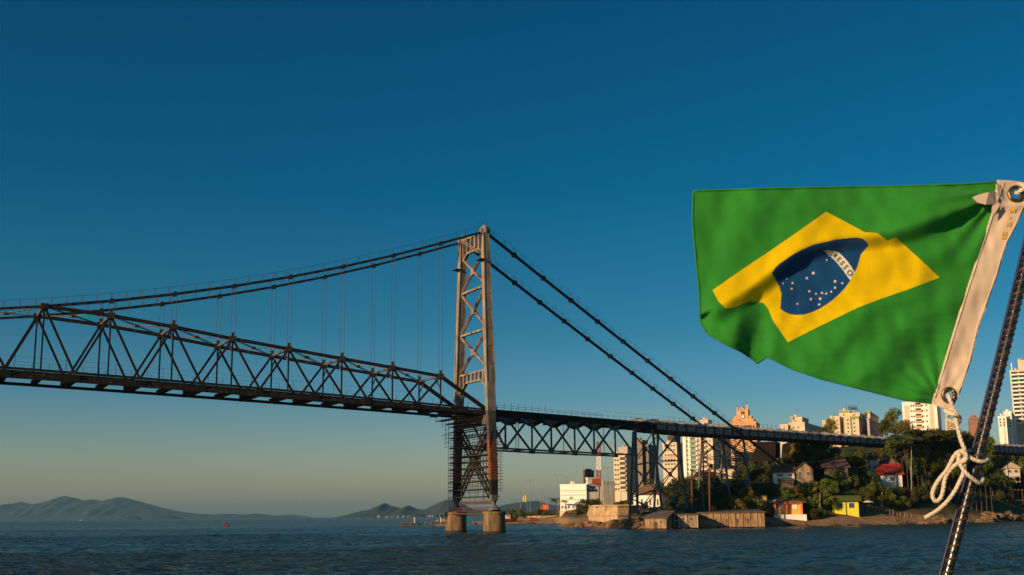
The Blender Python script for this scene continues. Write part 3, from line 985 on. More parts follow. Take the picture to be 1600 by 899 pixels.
class Bld:
    """box volume from the pixels of its left edge, near corner and right edge"""
    def __init__(s, pxL, pxC, pxR, pyT, Y, phi, z0, minr=1.2):
        s.C = at(pxC, pyT, Y); s.z1 = s.C.z; s.z0 = z0
        a = Vector((-math.cos(phi), math.sin(phi), 0)); b = Vector((math.sin(phi), math.cos(phi), 0))
        s.La = max(minr, solve_px(s.C, a, pxL, pyT)); s.Lb = max(minr, min(60, solve_px(s.C, b, pxR, pyT)) if pxR > pxC else 6)
        s.a, s.b = a, b
        s.Lp = s.C + a * s.La; s.Rp = s.C + b * s.Lb; s.B = s.Lp + b * s.Lb
        s.Z = Vector((0, 0, 1))

    def fr(s, face, u, z):       # matrix frame on a face, u in 0..1 left to right as seen
        if face == 'L': o = s.Lp + (s.C - s.Lp) * u; x = -s.a; n = -s.b
        else: o = s.C + (s.Rp - s.C) * u; x = s.b; n = -s.a
        return Vector((o.x, o.y, z)), x, -n, s.Z

    def width(s, face): return s.La if face == 'L' else s.Lb

    def walls(s, mats, parent, name='wall', z0=None, z1=None, grow=0):
        z0 = s.z0 if z0 is None else z0; z1 = s.z1 if z1 is None else z1
        g = grow; A = s.Lp + s.a * g - s.b * g; Bc = s.C - s.a * g - s.b * g; Cc = s.Rp - s.a * g + s.b * g; D = s.B + s.a * g + s.b * g
        q = [Vector((p.x, p.y, z0)) for p in (A, Bc, Cc, D)] + [Vector((p.x, p.y, z1)) for p in (A, Bc, Cc, D)]
        return MB().hexa(q).build(name, mats, parent)

    def put(s, me, name, face, u, z, w, h, parent, d=1, off=0):
        o, x, y, zz = s.fr(face, u, z); o = o - y * off
        return piece(name, me, parent, frame(o, x * w, y * d, zz * h))

    def strip(s, name, mats, parent, face, u0, u1, z0, z1, d):
        o, x, y, zz = s.fr(face, (u0 + u1) / 2, (z0 + z1) / 2); w = (u1 - u0) * s.width(face)
        mb = MB(); c = o - y * (d / 2 - .01)
        ax = math.atan2(x.y, x.x)
        mb.box(c, (w, d + .02, z1 - z0), rz=ax)
        return mb.build(name, mats, parent)

    def grid(s, me, name, face, us, z_lo, z_hi, n, w, h, parent, skip=None):
        for i in range(n):
            z = z_lo + (z_hi - z_lo) * i / max(1, n - 1)
            for j, u in enumerate(us):
                if skip and skip(i, j): continue
                s.put(me, name, face, u, z, w, h, parent)


def roof(b, kind, h, ov, mats, parent):
    a, bb = b.a, b.b
    A = b.Lp + a * ov - bb * ov; B = b.C - a * ov - bb * ov; C = b.Rp - a * ov + bb * ov; D = b.B + a * ov + bb * ov
    z = b.z1; V = lambda p, dz: Vector((p.x, p.y, z + dz)); mb = MB(); t = .18
    if kind == 'hip':
        w = min((B - A).length, (C - B).length) / 2
        along_a = (B - A).length >= (C - B).length
        if along_a: R1 = (A + D) / 2 + (B - A).normalized() * w; R2 = (B + C) / 2 - (B - A).normalized() * w
        else: R1 = (A + B) / 2 + (D - A).normalized() * w; R2 = (D + C) / 2 - (D - A).normalized() * w
        vs = [V(A, 0), V(B, 0), V(C, 0), V(D, 0), V(R1, h), V(R2, h), V(A, -t), V(B, -t), V(C, -t), V(D, -t)]
        fs = [(0, 1, 5, 4), (1, 2, 5), (2, 3, 4, 5), (3, 0, 4)] if along_a else [(0, 1, 4), (1, 2, 5, 4), (2, 3, 5), (3, 0, 4, 5)]
        mb.add(vs, fs + [(0, 6, 7, 1), (1, 7, 8, 2), (2, 8, 9, 3), (3, 9, 6, 0), (9, 8, 7, 6)])
    elif kind == 'gable':      # ridge along the left face
        R1, R2 = (A + D) / 2, (B + C) / 2
        vs = [V(A, 0), V(B, 0), V(C, 0), V(D, 0), V(R1, h), V(R2, h), V(A, -t), V(B, -t), V(C, -t), V(D, -t)]
        mb.add(vs, [(0, 1, 5, 4), (1, 2, 5), (2, 3, 4, 5), (3, 0, 4), (0, 6, 7, 1), (1, 7, 8, 2), (2, 8, 9, 3), (3, 9, 6, 0), (9, 8, 7, 6)])
    elif kind == 'gablef':     # gable end over the left face
        R1, R2 = (A + B) / 2, (D + C) / 2
        n = 1
        for (P, Q, PR, QR) in ((A, D, R1, R2), (B, C, R1, R2)):
            q = [V(P, 0), V(Q, 0), V(QR, h), V(PR, h)]
            mb.hexa([p - Vector((0, 0, t)) for p in q] + q)
        g0 = b.Lp; g1 = b.C
        mb2 = MB(); zc = (g0 + g1) / 2
        mb2.add([V(g0, 0), V(g1, 0), V(zc, h - .2), V(b.B, 0), V(b.Rp, 0), V((b.B + b.Rp) / 2, h - .2)], [(0, 1, 2), (3, 5, 4), (0, 3, 4, 1), (0, 2, 5, 3), (1, 4, 5, 2)])
        mb2.build('gable_wall', WOODG, parent)
    elif kind == 'shed':
        vs = [V(A, 0), V(B, 0), V(C, h), V(D, h)]
        mb.hexa([p - Vector((0, 0, t)) for p in vs] + vs)
        w = [V(b.Lp, -.1), V(b.C, -.1), V(b.Rp, h - .25), V(b.B, h - .25)]
        w0 = [V(b.Lp, -.3), V(b.C, -.3), V(b.Rp, -.3), V(b.B, -.3)]
        mb.hexa(w0 + w)
    else:
        vs = [V(A, 0), V(B, 0), V(C, 0), V(D, 0)]
        mb.hexa([p + Vector((0, 0, .02)) for p in vs] + [p + Vector((0, 0, .3)) for p in vs])
    return mb.build('roof', mats, parent)


def gz(b): return min(ground(p.x, p.y) for p in (b.C, b.Lp, b.Rp, b.B)) - 1.0


RB = random.Random(9)


def mkb(name, label, cat, vols, group=None):
    """vols: list of (pxL, pxC, pxR, pyT, Y, phi, material)"""
    bs = []
    for v in vols:
        b = Bld(*v[:6], z0=0); b.z0 = max(-1, gz(b)); bs.append(b)
    C0 = bs[0].C
    t = thing(name, label, cat, (C0.x, C0.y, bs[0].z0 + 1), group)
    for b, v in zip(bs, vols):
        b.walls(v[6], t)
        # parapet
        g = .25
        b.walls(v[6], t, 'parapet', z0=b.z1 - .5, z1=b.z1 + .25, grow=.14)
        if b.La > 4:
            q = b.Lp + (b.C - b.Lp) * RB.uniform(.2, .7) + b.b * min(2.5, b.Lb * .5)
            MB().box((q.x, q.y, b.z1 + .9), (RB.uniform(1.2, 2.2), 1.4, 1.5), rz=.3).build('water_tank', v[6], t)
            q = b.Lp + (b.C - b.Lp) * RB.uniform(.1, .9) + b.b * 1.5
            MB().tube([(q.x, q.y, b.z1), (q.x, q.y, b.z1 + RB.uniform(2.5, 4.5))], .06, 5).build('antenna', DKB, t)
    return t, bs


def text_obj(s, size, mats, parent, o, x, y, z, name='lettering', depth=.12, fit=None):
    cu = bpy.data.curves.new('text', 'FONT'); cu.body = s; cu.size = size; cu.extrude = depth; cu.align_x = 'CENTER'; cu.resolution_u = 2
    to = bpy.data.objects.new('text', cu); COL.objects.link(to)
    dg = bpy.context.evaluated_depsgraph_get()
    me = bpy.data.meshes.new_from_object(to.evaluated_get(dg)); me.name = name
    me.materials.clear(); me.materials.append(mats)
    bpy.data.objects.remove(to); bpy.data.curves.remove(cu)
    if fit:
        xs = [v.co.x for v in me.vertices]; w = max(xs) - min(xs); k = fit / w
        for v in me.vertices: v.co.x *= k
    return piece(name, me, parent, frame(o, x, z, -y))


# --- white hotel by the ramp
t, (b0, b1, b2) = mkb('hotel', 'long white hotel with thin ledges and dark lettering, left end of the shore buildings', 'hotel', [
    (875, 916, 920, 757, 520, .42, WHITE), (915.5, 918, 940, 747, 521, 1.15, WHITE), (938, 942, 960.5, 753, 524, 1.15, WDULL)])
for i, py in enumerate((766.5, 773.5, 780.5)):
    z = at(900, py, 528).z
    b0.strip('ledge', CREAM, t, 'L', .02, .94, z - .25, z + .05, .35)
b0.put(WIN, 'window', 'L', .42, at(892, 780, 528).z, 1.9, .9, t)
z = at(900, 789, 526).z
b0.strip('awning', BLUEP, t, 'L', .25, .75, z, z + .5, 1.2)
for u in (.08, .2, .32, .5, .62, .8): b0.put(WIN, 'window', 'L', u, z - 1.9, 1.2, 1.5, t)
for k, (s_, u) in enumerate((('Hotel', .26), ('Baía Norte', .33))):
    o, x, y, zz = b1.fr('R', u, at(930, 763.2 + 5.0 * k, 524).z)
    text_obj(s_, 2.3, NAVY, t, o - y * .15, x, y, zz, 'lettering', fit=3.2 if k == 0 else 5.2)
b1.strip('emblem', MUST, t, 'L', .4, .8, b1.z1 - 2.2, b1.z1 - 1.0, .1)
b1.strip('ledge', DKB, t, 'R', .1, .8, at(930, 757, 524).z, at(930, 756.3, 524).z, .2)
# --- dark block behind the hotel
t, (b,) = mkb('office_tower', 'dark brown square tower rising behind the white hotel', 'building', [(913, 914, 928, 735, 640, .5, DKB)])
t2 = Bld(916, 917, 924.5, 732.5, 642, .5, b.z1); t2.walls(DKB, t, 'plant_room')
for z in (b.z1 - 2, b.z1 - 4.6): b.grid(WIN, 'window', 'R', [.3, .7], z, z, 1, 1.6, 1.2, t)

# --- towers seen under the viaduct truss
def floors(py0, py1, Y, px): return at(px, py1, Y).z, at(px, py0, Y).z
t, (b, bb) = mkb('apartment_tower', 'cream balcony apartment tower seen below the end of the viaduct truss', 'apartment block', [(958.5, 978, 991, 709, 600, .62, CREAM), (966, 980, 993.5, 699, 606, .62, PINKG)])
zl, zh = floors(713, 766, 600, 970)
b.grid(WIN, 'window', 'L', [.14], zl, zh, 8, 1.3, 1.3, t); b.grid(WIN, 'window', 'L', [.36], zl, zh, 8, 1.3, 1.2, t)
b.grid(BAL_C, 'balcony', 'L', [.74], zl - .5, zh - .5, 8, 3.8, 2.6, t)
b.strip('pier', CREAM, t, 'L', .46, .52, b.z0, b.z1, .4); b.strip('pier', CREAM, t, 'R', .92, 1.0, b.z0, b.z1, .3)
b.grid(WIN, 'window', 'R', [.55], zl, zh, 8, .8, 1.1, t)
t, (b, b2) = mkb('apartment_tower', 'grey brown tower pair with a dark central recess, between the first two trestles', 'apartment block', [(993, 1003, 1012, 688, 680, .5, GREYB), (1009, 1013, 1027, 695, 672, .5, GREYB)])
b.strip('recess_panel', DKB, t, 'R', .05, .75, b.z0, b.z1 - 2, .12)
zl, zh = floors(700, 750, 680, 998); b.grid(WIN, 'window', 'L', [.3, .7], zl, zh, 8, 1.1, 1.2, t); b2.grid(WIN, 'window', 'R', [.4, .8], zl, zh - 3, 7, 1.1, 1.2, t)
t, (b, b2) = mkb('apartment_tower', 'bright cream tower with a dark roof box, framed between two trestle legs', 'apartment block', [(1035, 1057, 1066, 692, 560, .6, CREAM), (1043, 1054, 1063, 681.5, 566, .6, DKB)])
zl, zh = floors(698, 734, 560, 1046)
b.grid(WIN, 'window', 'L', [.2, .42, .62, .82], zl, zh, 6, 1.25, 1.1, t); b.grid(WIN, 'window', 'R', [.3, .7], zl, zh, 6, 1.1, 1.1, t)
b.strip('red_cornice', REDP, t, 'L', .0, 1, at(1046, 714.2, 560).z, at(1046, 713.4, 560).z, .3)
t, (b, b2) = mkb('apartment_tower', 'tall cream tower with green balconies, below the viaduct deck left of the clock hotel', 'apartment block', [(1066, 1113, 1141, 674, 480, .55, CREAM), (1093, 1106, 1112, 656.5, 484, .55, CREAM)])
zl, zh = floors(683, 742, 480, 1090); n = 9
for u0, u1 in ((.02, .12), (.19, .27), (.44, .49)): b.strip('pilaster', WHITE, t, 'L', u0, u1, b.z0, b.z1 - .6, .5)
b.grid(BAL_G, 'balcony', 'L', [.355], zl, zh, n, 3.3, 2.2, t)
b.grid(WIN, 'window', 'L', [.155, .545], zl, zh, n, 1.2, 1.3, t)
b.grid(BAL_C, 'balcony', 'L', [.70], zl, zh, n, 3.1, 2.3, t)
b.grid(WIN, 'window', 'L', [.9], zl, zh, n, .8, .8, t)
b.grid(BAL_C, 'balcony', 'R', [.38], zl, zh, n, 3.6, 2.2, t); b.grid(WIN, 'window', 'R', [.12, .66, .84], zl, zh, n, 1.1, 1.2, t)

# --- clock hotel
t, (b, b1, b2, bt) = mkb('clock_hotel', 'apricot hotel with a battlemented clock tower above the viaduct deck', 'hotel', [
    (1139.5, 1181, 1187, 659, 520, .33, ORNG), (1144, 1177, 1181, 655, 523, .33, ORNG), (1147, 1174, 1176, 650.5, 524, .33, ORNG), (1151, 1168.6, 1171, 640.5, 524, .33, ORNG)])
for u, h, w in ((.05, 1.5, .9), (.32, .7, .7), (.62, .7, .7), (.93, 2.5, 1.2)):
    bt.strip('merlon', ORNG, t, 'L', max(0, u - .07), min(1, u + .07), bt.z1, bt.z1 + h, .5)
for u, h in ((.05, 2.6), (.93, 4.2)):
    o, x, y, z_ = bt.fr('L', u, bt.z1); MB().tube([o, o + Vector((0, 0, h))], .12, 6).build('finial', DKB, t)
bt.strip('belfry_opening', DKB, t, 'L', .38, .72, bt.z1 - 1.9, bt.z1 - .8, .1)
o, x, y, z_ = bt.fr('L', .53, bt.z1 - 3.3)
mb = MB(); mb.tube([o - y * -.02, o - y * .25], 1.15, 24); mb.build('clock_rim', DKB, t)
mb = MB(); mb.tube([o - y * .2, o - y * .32], .78, 24); cf = mb.build('clock_face', WHITE, t)
mb = MB(); mb.beam(o - y * .36, o - y * .36 + Vector((0, 0, .62)), .1, .06); mb.beam(o - y * .36, o - y * .36 + x * .42 + Vector((0, 0, .1)), .1, .06); mb.build('clock_hand', DKB, cf)
o, x, y, z_ = b.fr('L', .48, at(1160, 669.8, 524).z)
text_obj('HOTEL DEVILLE', 2.2, mat('brown sign letters', (.16, .06, .03), .7), t, o - y * .3, x, y, z_, 'lettering', fit=11.6)
b.strip('sign_ledge', ORNG, t, 'L', 0, 1, at(1160, 671.3, 524).z, at(1160, 670.3, 524).z, .8)
zl, zh = floors(682, 741, 520, 1160)
b.grid(BAL_O, 'balcony', 'L', [.07, .21, .35, .49, .63, .77, .91], zl, zh, 12, 1.75, 1.3, t, skip=lambda i, j: (i + j) % 2)
b.grid(WIN, 'window', 'L', [.07, .21, .35, .49, .63, .77, .91], zl, zh, 12, 1.1, .8, t, skip=lambda i, j: (i + j + 1) % 2)
b1.grid(WIN, 'window', 'L', [.1, .25, .75, .9], b1.z1 - 1.6, b1.z1 - 1.6, 1, .9, .8, t)

# --- low cream blocks on the ridge
t, (b, b2, b3, b4) = mkb('apartment_block', 'low cream stepped block with a raised penthouse, on the ridge right of the clock hotel', 'apartment block', [
    (1218, 1231, 1238, 664, 500, .5, CREAM), (1238, 1239, 1250, 651.5, 506, .5, PINKG), (1232, 1257, 1285, 660.5, 498, .5, CREAM), (1239, 1253, 1263, 652.5, 505, .5, CREAM)])
b3.grid(WIN, 'window', 'R', [.35, .5, .62], b3.z1 - 2.6, b3.z1 - 2.6, 1, 1.3, 1.5, t); b3.grid(WIN, 'window', 'L', [.3, .6], b3.z1 - 2.6, b3.z1 - 2.6, 1, .9, 1.0, t)
b4.grid(WIN, 'window', 'R', [.5], b4.z1 - 2, b4.z1 - 2, 1, .9, .9, t); b.grid(WIN, 'window', 'L', [.5], b.z1 - 2.4, b.z1 - 2.4, 1, 1.0, .9, t)

# --- green trimmed condominium with a rooftop sign
Yc = 560
t, vs = mkb('condominium', 'large cream condominium with olive green trim and a rooftop sign', 'apartment block', [
    (1284.5, 1291, 1293, 657.5, Yc + 8, .45, CREAM), (1291, 1311, 1318, 653.5, Yc + 6, .45, CREAM), (1302, 1311.5, 1318, 651, Yc + 2, .45, CREAM),
    (1311, 1328, 1334, 642, Yc + 10, .45, CREAM), (1317, 1328, 1332, 650.5, Yc, .45, CREAM), (1329, 1341.5, 1356, 651, Yc - 4, .45, CREAM),
    (1349, 1359, 1372, 643.5, Yc + 18, .45, CREAM), (1355, 1358, 1384.5, 654, Yc - 2, .45, PINKG), (1328, 1343, 1350, 645.5, Yc + 8, .45, CREAM)])
for i in (1, 5, 3, 6): vs[i].walls(GREENP, t, 'green_cornice', z0=vs[i].z1 - .9, z1=vs[i].z1 + .1, grow=.22)
vs[2].strip('green_stripe', GREENP, t, 'L', 0, .14, vs[2].z0, vs[2].z1, .2)
vs[5].strip('green_stripe', GREENP, t, 'L', 0, .13, vs[5].z0, vs[5].z1, .2)
vs[4].strip('green_stripe', GREENP, t, 'L', 0, .12, vs[4].z0, vs[4].z1, .2)
zl, zh = floors(656, 676, Yc, 1330)
for i, us, fc in ((1, [.3, .6], 'L'), (2, [.6], 'L'), (4, [.65], 'L'), (5, [.4], 'L'), (5, [.3, .7], 'R'), (7, [.2, .45, .7, .9], 'R'), (2, [.5], 'R')):
    vs[i].grid(WIN, 'window', fc, us, zl, zh - .6, 4, .95, .95, t)
vs[3].grid(WIN, 'window', 'L', [.4], vs[3].z1 - 2.5, vs[3].z1 - 2.5, 1, .9, .9, t)
sg = thing('rooftop_sign', 'dark rooftop sign frame with lettering on top of the green trimmed condominium', 'sign', tuple(at(1333, 645, Yc + 12)))
b = vs[3]; z0 = b.z1
o = at(1333, 640.2, Yc + 12); xd = Vector((math.cos(.45), -math.sin(.45), 0)) * -1
xd = Vector((math.cos(.15), math.sin(.15), 0)); yd = Vector((-math.sin(.15), math.cos(.15), 0))
mb = MB()
for i in range(6):
    p = o + xd * (-2.6 + i * 1.04) + yd * .3
    mb.beam(Vector((p.x, p.y, z0 - .3)), Vector((p.x, p.y, o.z + 2.4)), .1, .1)
for h in (-1.0, -.1, 1.2, 2.3): mb.beam(o + xd * -2.7 + yd * .3 + Vector((0, 0, h)), o + xd * 2.7 + yd * .3 + Vector((0, 0, h)), .1, .1)
mb.build('sign_frame', NAVY, sg)
text_obj('Candeas', 2.6, NAVY, sg, o, xd, yd, Vector((0, 0, 1)), 'lettering', fit=5.0)

# --- bright white block beside the hill trees, and neighbours
t, (b,) = mkb('apartment_block', 'brilliant white apartment block partly hidden by the lower edge of the flag', 'apartment block', [(1409, 1463, 1479, 626.5, 600, .42, WHITE)])
b.strip('cream_panel', CREAM, t, 'L', .06, .20, b.z0, b.z1 - 2, .12)
b.strip('cream_panel', CREAM, t, 'L', .78, .90, b.z0, b.z1 - 2, .12)
zl, zh = floors(634, 668, 600, 1440)
b.grid(BAL_O, 'balcony', 'L', [.46], zl, zh, 5, 3.4, 2.2, t); b.grid(WIN, 'window', 'L', [.26, .33, .58, .7], zl, zh, 5, .9, 1.0, t)
b.grid(WIN, 'window', 'R', [.15, .35, .55, .75, .92], zl, zh, 7, 1.3, 1.5, t)
t, (b,) = mkb('apartment_block', 'small cream block directly right of the brilliant white apartment block', 'apartment block', [(1477, 1490.5, 1493, 657, 560, .4, CREAM)])
zl, zh = floors(661, 672, 560, 1484); b.grid(BAL_O, 'balcony', 'L', [.3, .7], zl, zh, 3, 1.4, 1.2, t)
t, (b, b2) = mkb('apartment_block', 'reddish brown block with uneven roofline, behind the trees left of the pole', 'apartment block', [(1514, 1530, 1536, 653, 700, .4, mat('brick red plaster', (.30, .14, .09), .85)), (1518, 1525, 1530, 649, 703, .4, MATS['brick red plaster'])])
zl, zh = floors(657, 664, 700, 1522); b.grid(WIN, 'window', 'L', [.2, .5, .8], zl, zh, 2, 1.2, 1.4, t)
t, (b, b2) = mkb('apartment_block', 'white four storey block in front of the tall balcony tower', 'apartment block', [(1559, 1572, 1580, 650.5, 600, .5, WHITE), (1568, 1580, 1590, 643.5, 606, .5, WHITE)])
zl, zh = floors(652, 666, 600, 1570)
for bb_ in (b, b2): bb_.grid(WIN, 'window', 'L', [.25, .7], zl, zh, 4, 1.0, 1.1, t); bb_.grid(WIN, 'window', 'R', [.3, .7], zl, zh, 4, .9, 1.1, t)
t, (b, b2) = mkb('apartment_tower', 'tall pale balcony tower at the right edge behind the hilltop trees', 'apartment block', [(1577, 1604, 1625, 578, 640, .45, CREAM), (1590, 1606, 1622, 563, 646, .45, CREAM)])
zl, zh = floors(586, 662, 640, 1590); n = 13
b.grid(BAL_W, 'balcony', 'L', [.28, .72], zl, zh, n, 4.0, 2.5, t); b.grid(WIN, 'window', 'R', [.3, .7], zl, zh, n, 1.3, 1.4, t)
o, x, y, z_ = b.fr('L', .15, b.z1); MB().tube([o + Vector((1, 2, 0)), o + Vector((1, 2, 5))], .35, 8).build('chimney', WHITE, t)

# --- houses
def house(name, label, L, C, Rr, pyE, Y, phi, wall, rk, rh, ov, rmat, wins=(), pyB=None, doors=(), trims=None, cat='house'):
    b = Bld(L, C, Rr, pyE, Y, phi, 0)
    b.z0 = gz(b) if pyB is None else at(C, pyB, Y).z
    t = thing(name, label, cat, (b.C.x, b.C.y, b.z0))
    b.walls(wall, t)
    if rk: roof(b, rk, rh, ov, rmat, t)
    H = b.z1 - (b.z0 if pyB is not None else b.z0 + 1)
    for (f, u, v, w, h) in wins: b.put(WINS if wall is ORANGE else WINW, 'window', f, u, b.z1 - v - h, w, h, t)
    for (f, u, w, h) in doors:
        z0 = b.z1 - H + .05; b.strip('door', DKB, t, f, u - w / b.width(f) / 2, u + w / b.width(f) / 2, z0, z0 + h, .08)
    if trims: trims(b, t)
    return t, b


house('chapel', 'white walled chapel with a brown hip roof behind the trestle legs', 989.5, 1033.5, 1042, 772.5, 395, .38, WHITE, 'hip', 3.9, .5, TILE,
      [('L', .14, 1.6, .8, 2.6), ('L', .3, 1.6, .8, 2.6), ('L', .6, 1.6, .8, 2.6), ('L', .74, 1.6, .8, 2.6), ('L', .86, 1.6, .8, 2.6)], doors=[('L', .45, 1.4, 2.4)], cat='chapel')
house('waterside_shack', 'low shack with a dark lean-to roof at the foot of the trestle legs', 1007, 1041, 1052, 809, 279, .38, SHACKW, 'shed', 1.9, .45, SHACKR, [('L', .75, .6, .7, 1.0)], pyB=826, doors=[('L', .5, .8, 1.6)], cat='shack')
def posts_(b, t):
    for u in (0.01, .2, .5, .99): b.strip('post', CREAM, t, 'L', max(0, u - .02), min(1, u + .02), b.z0, b.z1, .2)
    b.strip('doorway', DKB, t, 'L', .03, .18, b.z0 + .2, b.z1 - .3, .06); b.strip('rail', CREAM, t, 'L', .03, .18, (b.z0 + b.z1) / 2, (b.z0 + b.z1) / 2 + .15, .12)
house('waterside_shed', 'boarded shed with pale posts and an open bay, left end of the long shore wall', 1053, 1090, 1096, 803.5, 284, .16, WOODG, 'shed', .9, .5, SHACKR, [('L', .38, .8, .8, .9), ('L', .72, .8, .8, .9)], pyB=824.5, trims=posts_, cat='shed')
def posts2(b, t):
    for u in [i / 9 for i in range(10)]: b.strip('pilaster', SHACKW, t, 'L', max(0, u - .006), min(1, u + .006), b.z0, b.z1 - .1, .22)
    for u in (.08, .25, .42, .58, .74):
        b.strip('opening', DKB, t, 'L', u, u + .03, b.z0 + 1.3, b.z0 + 2.2, .05)
        b.strip('stain', TBLACK, t, 'L', u + .005, u + .015, b.z0 + .5, b.z0 + 1.3, .03)
house('waterside_boathouse', 'long stained shore building with small dark openings at the water edge', 1090.5, 1194, 1216, 799.8, 296, .12, SHACKW, 'shed', 1.2, .5, SHACKR, pyB=823, trims=posts2, cat='boathouse')
house('small_shed', 'mustard yellow hut with one dark window above the long shore building', 1184, 1197.5, 1200, 776, 327, .3, MUST, 'flat', 0, .2, SHACKR, [('L', .45, .9, .9, 1.1)], cat='hut')
house('small_shed', 'brown board hut left of the mustard yellow hut', 1168, 1183, 1186, 779, 328, .3, WOODD, 'flat', 0, .2, SHACKR, [('L', .5, .8, .7, .7)], cat='hut')
house('small_shed', 'pale blue lean-to hut left of the orange house', 1199, 1213, 1216, 780, 329, .25, BLUEW, 'shed', .5, .3, SHACKR, cat='hut')
def otrim(b, t):
    b.strip('fascia', ORTRIM, t, 'L', 0, 1, b.z1 - .45, b.z1 + .1, .9)
    for u in (.03, .47, .97): b.strip('column', ORTRIM, t, 'L', max(0, u - .03), min(1, u + .03), b.z0 + 1, b.z1 - .3, .9)
    b.strip('garden_wall', WHITE, t, 'L', -.05, 1.1, b.z0 + .2, b.z0 + 2.6, 2.2)
t, b = house('beach_house', 'orange beach house with coral trim, pale shutters and a white garden wall', 1209, 1253, 1262, 784.5, 326, .12, ORANGE, 'hip', 1.2, 1.2, TILE, [('L', .25, .6, 1.7, 1.7), ('L', .73, .6, 1.7, 1.7)], trims=otrim)
for o in t.children:
    if o.name.startswith('window'):
        pass
def ytrim(b, t):
    b.strip('joint_post', DKB, t, 'L', .50, .535, b.z0, b.z1, .12)
house('beach_house', 'bright yellow beach house with two square windows and a mossy green roof', 1300.5, 1341, 1344, 782.5, 337, .1, YELLOW, 'gable', 1.7, .9, GRNR, [('L', .27, .6, 1.75, 1.75), ('L', .73, .6, 1.75, 1.75)], trims=ytrim)
house('hillside_house', 'small white hillside house under a dark roof, left of the gabled grey house', 1209, 1241, 1244, 738, 342, .18, WHITE, 'gable', 2.4, .6, TILE, [('L', .3, .5, 1.9, .8), ('L', .82, .5, .9, .7)])
house('hillside_shed', 'brown board shed below the small white hillside house', 1218, 1240, 1243, 749.5, 337, .18, WOODD, 'shed', .8, .5, SHACKR, cat='shed')
house('hillside_house', 'grey boarded two storey house with a front gable and white windows', 1244, 1270, 1288, 733.5, 340, .2, WOODG, 'gablef', 2.3, .6, TILE, [('L', .2, .7, .9, 1.4), ('L', .72, .7, .9, 1.4), ('L', .72, 4.2, 1.6, 1.1), ('R', .3, .9, .7, 1.0)])
house('hillside_house', 'long brown board house with a wide dark tiled roof, right of the gabled house', 1289, 1324.5, 1341, 730, 350, .2, WOODD, 'gable', 3.4, .9, TILE, [('L', .14, .8, .9, 1.3), ('L', .84, .4, 1.4, 1.0)], doors=[('L', .5, .9, 1.9)])
house('hillside_house', 'narrow pale blue house with a flat brown roof, left of the hip roofed blue house', 1359.5, 1372.5, 1377, 717.5, 384, .25, BLUEW, 'shed', .9, .5, TILE, [('L', .6, 3.2, .6, .6)])
house('hillside_house', 'pale blue house with a brown hip roof and porch, above the red roofed house', 1372, 1404, 1420, 726.5, 388, .25, BLUEW, 'hip', 4.0, .9, TILE, [('R', .3, .6, 1.6, 1.2), ('L', .85, .6, 1.2, 1.3)])
house('hillside_house', 'white house with a bright red roof beside the twin utility poles', 1375, 1409, 1422, 741, 372, .25, WHITE, 'gable', 4.2, .9, REDT, [('L', .55, .9, 1.7, 1.5)], doors=[('R', .5, .8, 1.8)])
house('hillside_shed', 'white plastered annex left of the red roofed house', 1360, 1377, 1380, 744, 378, .25, WDULL, 'flat', 0, .2, SHACKR, cat='annex')
house('hillside_house', 'tan flat roofed block between the trestle legs, below the clock hotel', 1119, 1148, 1152, 733, 372, .2, CREAM, 'flat', 0, .3, SHACKR, [('L', .4, 1.6, 1.6, 1.6)], cat='building')
house('hillside_house', 'maroon roofed building below the green balcony tower', 1086, 1116, 1124, 744, 370, .25, PINKG, 'gable', 2.2, .6, mat('maroon roof', (.10, .02, .02), .8), [('L', .3, .8, 1, 1), ('L', .7, .8, 1, 1)], cat='building')
house('villa', 'white villa with a pale hip roof at the right edge above the rocks', 1571, 1593, 1612, 731, 500, .35, WDULL, 'hip', 2.8, .8, mat('pale roof tile', (.45, .36, .28), .8), [('L', .25, .8, 1.6, 1.6), ('L', .75, .8, 1.6, 1.6), ('L', .25, 4.4, 1.6, 1.8), ('L', .75, 4.4, 1.6, 1.8), ('R', .4, .8, 1.6, 1.6)])
house('hillside_house', 'pale low wall building among the bushes left of the fort', 874.5, 905, 909, 798.5, 508, .3, CREAM, 'flat', 0, .15, CREAM, cat='building')
house('hillside_shed', 'small dark hut under the chapel, behind the far trestle leg', 998, 1014, 1017, 795, 318, .3, GREYB, 'flat', 0, .3, SHACKR, [('L', .7, .7, 1.2, .7)], cat='hut')
house('hillside_house', 'low buff building under the viaduct deck beside the dark pillars', 1269, 1280, 1285, 689, 432, .3, CREAM, 'flat', 0, .3, CREAM, [('L', .5, .6, 1.4, 1.0)], cat='building')

# --- fort
ft = thing('stone_fort', 'curved tan stone fort wall in two tiers above the shore rocks', 'fort', tuple(gpt(955, 345)))
def tier(pxs, Ys, pyt, pyb, name, batter):
    top, bot = [], []
    for px, Y in zip(pxs, Ys):
        a = at(px, pyt, Y); top.append(a); bt_ = at(px, pyb, Y); d = Vector((a.x - cen.x, a.y - cen.y, 0)).normalized() * batter
        bot.append(Vector((a.x + d.x, a.y + d.y, bt_.z)))
    mb = MB(); n = len(top)
    inn = [Vector((cen.x + (p.x - cen.x) * .5, cen.y + (p.y - cen.y) * .5, p.z)) for p in top]
    for i in range(n - 1): mb.add([bot[i], bot[i + 1], top[i + 1], top[i], inn[i + 1], inn[i]], [(0, 1, 2, 3), (3, 2, 4, 5)])
    mb.build(name, STONE, ft)
    mb = MB()
    for i in range(n - 1): mb.beam(top[i] + Vector((0, 0, .15)), top[i + 1] + Vector((0, 0, .15)), .7, .35)
    mb.build('coping', STONE, ft)
cen = at(965, 800, 372)
tier([921, 927, 945, 965, 985, 1004, 1012], [368, 354, 344, 341, 343, 350, 362], 791.5, 806, 'upper_wall', 1.2)
tier([918, 922, 942, 965, 984, 990], [364, 349, 338, 335, 337, 342], 806, 816, 'lower_wall', .8)
